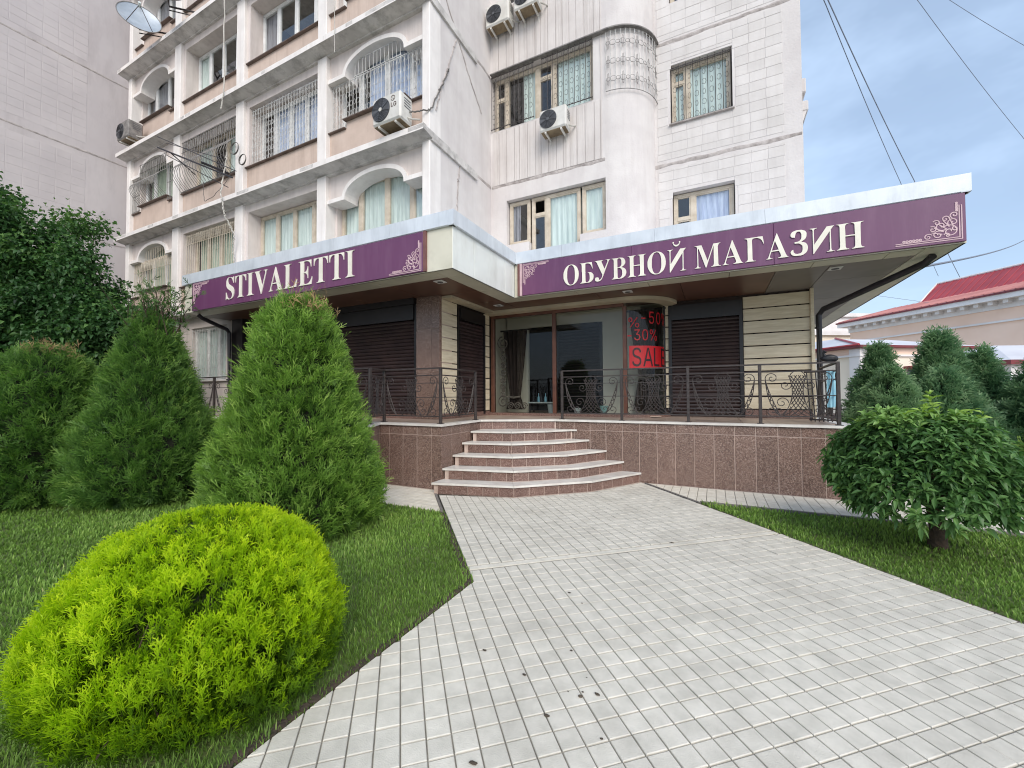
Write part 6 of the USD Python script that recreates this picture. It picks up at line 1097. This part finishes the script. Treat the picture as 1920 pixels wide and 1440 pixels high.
trunk(sh, [(1.92, 5.43, -.06), (1.93, 5.43, .15), (1.90, 5.42, .36), (1.88, 5.40, .60)], [.085, .062, .055, .045]); mb = MB()
for k in range(14):
    a = k * 2.39; e = SC + np.array([.45 * math.cos(a), .45 * math.sin(a), rg.uniform(-.1, .3)]); mb.tube([(1.90, 5.42, .36), (1.90 + .25 * math.cos(a), 5.42 + .25 * math.sin(a), .62), e], [.028, .018, .006], 5)
mb.put('limb', 'bark', sh, kind='stuff')
# --- broad leaved tree at the left
TC = np.array([-13.3, 3.3, 4.0]); tr = thing('broadleaf_tree', 'dark broad leaved tree at the left before the blank end wall', 'tree', (-13.5, 3.3, 0)); rg = np.random.default_rng(91)
lumps = [(-13.2, 3.3, 4.6, 1.15), (-14.4, 3.0, 4.5, 1.2), (-12.1, 3.5, 3.9, .95), (-11.4, 3.7, 3.1, .85), (-13.3, 2.8, 3.5, 1.2), (-14.8, 2.9, 3.3, 1.3), (-12.3, 3.3, 2.8, .95), (-11.0, 3.9, 2.5, .7), (-13.6, 2.9, 2.3, 1.1), (-11.7, 3.6, 2.0, .75), (-15.3, 2.6, 5.3, 1.0), (-14.3, 3.0, 5.4, .7)]
bp, bd = [], []
for (x, y, z, r) in lumps:
    for q in range(11):
        d0 = unit(rg.normal(size=3)); d0[1] = -abs(d0[1]) if rg.random() < .5 else d0[1]; cc = np.array([x, y, z]) + d0 * r * rg.uniform(.55, 1.12) * [1, 1, .9]; r2 = rg.uniform(.22, .44)
        n = int(640 * r2 * r2) + 12; d = unit(rg.normal(size=(n, 3))); qq = cc + d * r2 * (rg.random((n, 1)) ** .45) * [1.2, 1.2, .75]; bp.append(qq); bd.append(unit(d + d0 * .8))
bp, bd = np.vstack(bp), np.vstack(bd); nt = len(bp); P = []; big = meshkit.fbm(bp * 1.1, 3, 17)
for k in range(10):
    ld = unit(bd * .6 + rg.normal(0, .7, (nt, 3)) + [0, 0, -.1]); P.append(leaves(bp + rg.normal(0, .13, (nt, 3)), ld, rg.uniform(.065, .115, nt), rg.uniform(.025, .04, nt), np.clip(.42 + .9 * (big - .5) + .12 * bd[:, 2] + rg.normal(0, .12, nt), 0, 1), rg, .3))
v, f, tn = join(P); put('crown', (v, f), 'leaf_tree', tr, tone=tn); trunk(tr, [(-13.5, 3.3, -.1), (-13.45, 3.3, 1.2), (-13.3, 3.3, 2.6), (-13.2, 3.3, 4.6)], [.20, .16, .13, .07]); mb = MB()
for (x, y, z, r) in lumps: mb.tube([(-13.4, 3.3, 1.6 + .25 * z * .5), ((x - 13.4) / 2, (y + 3.3) / 2, z - .4), (x, y, z)], [.07, .045, .015], 6)
mb.put('limb', 'bark', tr, kind='stuff')
# --- conifers beyond the shrub on the right
def bgcon(label, c, H, R, seed, n=2600, mat='leaf_conifer', tone0=.0, up=.15, spiky=1.0):
    rg = np.random.default_rng(seed); t = thing('garden_conifer', label, 'conifer', (c[0], c[1], 0)); prof = [(.05, R * .8), (H * .12, R), (H * .35, R * .86), (H * .6, R * .58), (H * .82, R * .27), (H * .97, .07), (H, .02)]
    p, nr, u = profile_cloud(n, prof, (c[0], c[1], 0), rg, seed, .42, (.45, 1.12)); m = len(p); dr = unit(nr * .9 + [0, 0, up] + rg.normal(0, .35, (m, 3))); Ls = rg.uniform(.20, .38, m) * spiky
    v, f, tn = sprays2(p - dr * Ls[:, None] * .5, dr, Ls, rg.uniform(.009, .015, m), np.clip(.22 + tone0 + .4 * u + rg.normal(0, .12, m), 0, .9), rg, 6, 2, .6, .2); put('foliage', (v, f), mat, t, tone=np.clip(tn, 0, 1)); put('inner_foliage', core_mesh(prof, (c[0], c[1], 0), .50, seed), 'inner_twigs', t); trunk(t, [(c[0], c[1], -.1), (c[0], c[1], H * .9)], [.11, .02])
bgcon('narrow dark conifer nearest the maroon rain pipe of the annex', (3.38, 12.1), 2.6, .66, 101); bgcon('tallest feathery conifer rising before the pink hall wall', (4.35, 11.9), 2.78, .72, 102, 3000, spiky=1.25, up=.5)
bgcon('round topped conifer right of the tallest feathery one', (5.0, 12.0), 2.38, .74, 103); bgcon('wide blue green conifer near the right picture edge', (5.6, 11.2), 2.35, .95, 104, 3000); bgcon('bushy low conifer with brownish tips in front of the narrow dark one', (3.15, 10.6), 1.95, .85, 105, 2400, tone0=.12); bgcon('low conifer at the far right edge behind the round shrub', (5.35, 9.0), 2.0, 1.0, 106, 2600, 'leaf_thuja_dark'); bgcon('low dark conifer between the bushy one and the tallest one', (3.95, 10.7), 1.9, .85, 107, 2400)
# --- grass
def grass(name, poly, label, seed, dens, avoid=()):
    rg = np.random.default_rng(seed); x0, y0, x1, y1 = poly.bounds; pts = []
    n0 = int(dens * (x1 - x0) * (y1 - y0)); q = np.column_stack([rg.uniform(x0, x1, n0), rg.uniform(y0, y1, n0)]); q = q[shapely.contains_xy(poly, q[:, 0], q[:, 1])]
    dist = np.hypot(q[:, 0], q[:, 1]); keep = rg.random(len(q)) < np.clip((3.0 / np.maximum(dist, 1.2)) ** 1.35, .10, 1.0)
    pj = project(np.column_stack([q, np.zeros(len(q))])); far_out = ~((pj[:, 2] > .3) & (pj[:, 0] > -150) & (pj[:, 0] < 2080) & (pj[:, 1] < 1700)); keep &= ~far_out | (rg.random(len(q)) < .35)
    near_edge = poly.exterior.distance(shapely.points(q)) if len(q) else 0; keep &= ~((near_edge < .05) & (rg.random(len(q)) < .62))
    for (cx, cy, r) in avoid: keep &= np.hypot(q[:, 0] - cx, q[:, 1] - cy) > r
    q = q[keep]; dist = dist[keep]; n = len(q); patch = meshkit.fbm(np.column_stack([q * 1.3, np.zeros(n)]), 3, seed); hgt = rg.uniform(.018, .050, n) * (.7 + .8 * patch) * (1 + .015 * dist); wid = rg.uniform(.0016, .0030, n) * np.clip(dist / 2.2, 1, 3.2) * 1.0
    a = rg.uniform(0, 2 * np.pi, n); lean = rg.uniform(.15, .75, n); d = np.column_stack([np.cos(a), np.sin(a)]); s = np.column_stack([-np.sin(a), np.cos(a), np.zeros(n)])
    b = np.column_stack([q, np.full(n, -.012)]); m1 = b + np.column_stack([d * (hgt * lean * .35)[:, None], hgt * .6]); tip = b + np.column_stack([d * (hgt * lean)[:, None], hgt]); w = wid[:, None]
    v = np.stack([b - s * w, b + s * w, m1 - s * w * .8, m1 + s * w * .8, tip], 1).reshape(-1, 3); k = np.arange(n)[:, None, None] * 5; f = (k + np.array([[0, 1, 3], [0, 3, 2], [2, 3, 4]])[None]).reshape(-1, 3)
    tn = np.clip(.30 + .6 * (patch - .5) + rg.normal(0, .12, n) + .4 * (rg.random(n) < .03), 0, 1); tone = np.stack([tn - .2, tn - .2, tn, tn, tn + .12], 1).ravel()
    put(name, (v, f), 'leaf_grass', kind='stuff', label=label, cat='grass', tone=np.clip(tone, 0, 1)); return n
ga = grass('grass', lawn_l.buffer(.03), 'mown green grass of the left lawn under the cones', 201, 6500, ((-2.48, 1.265, .42), (-4.3, 3.16, .6), (-7.53, 3.08, .6), (-8.72, 2.31, .55)))
gb = grass('grass', lawn_r.buffer(.03), 'green grass of the right lawn around the round shrub', 202, 5500)
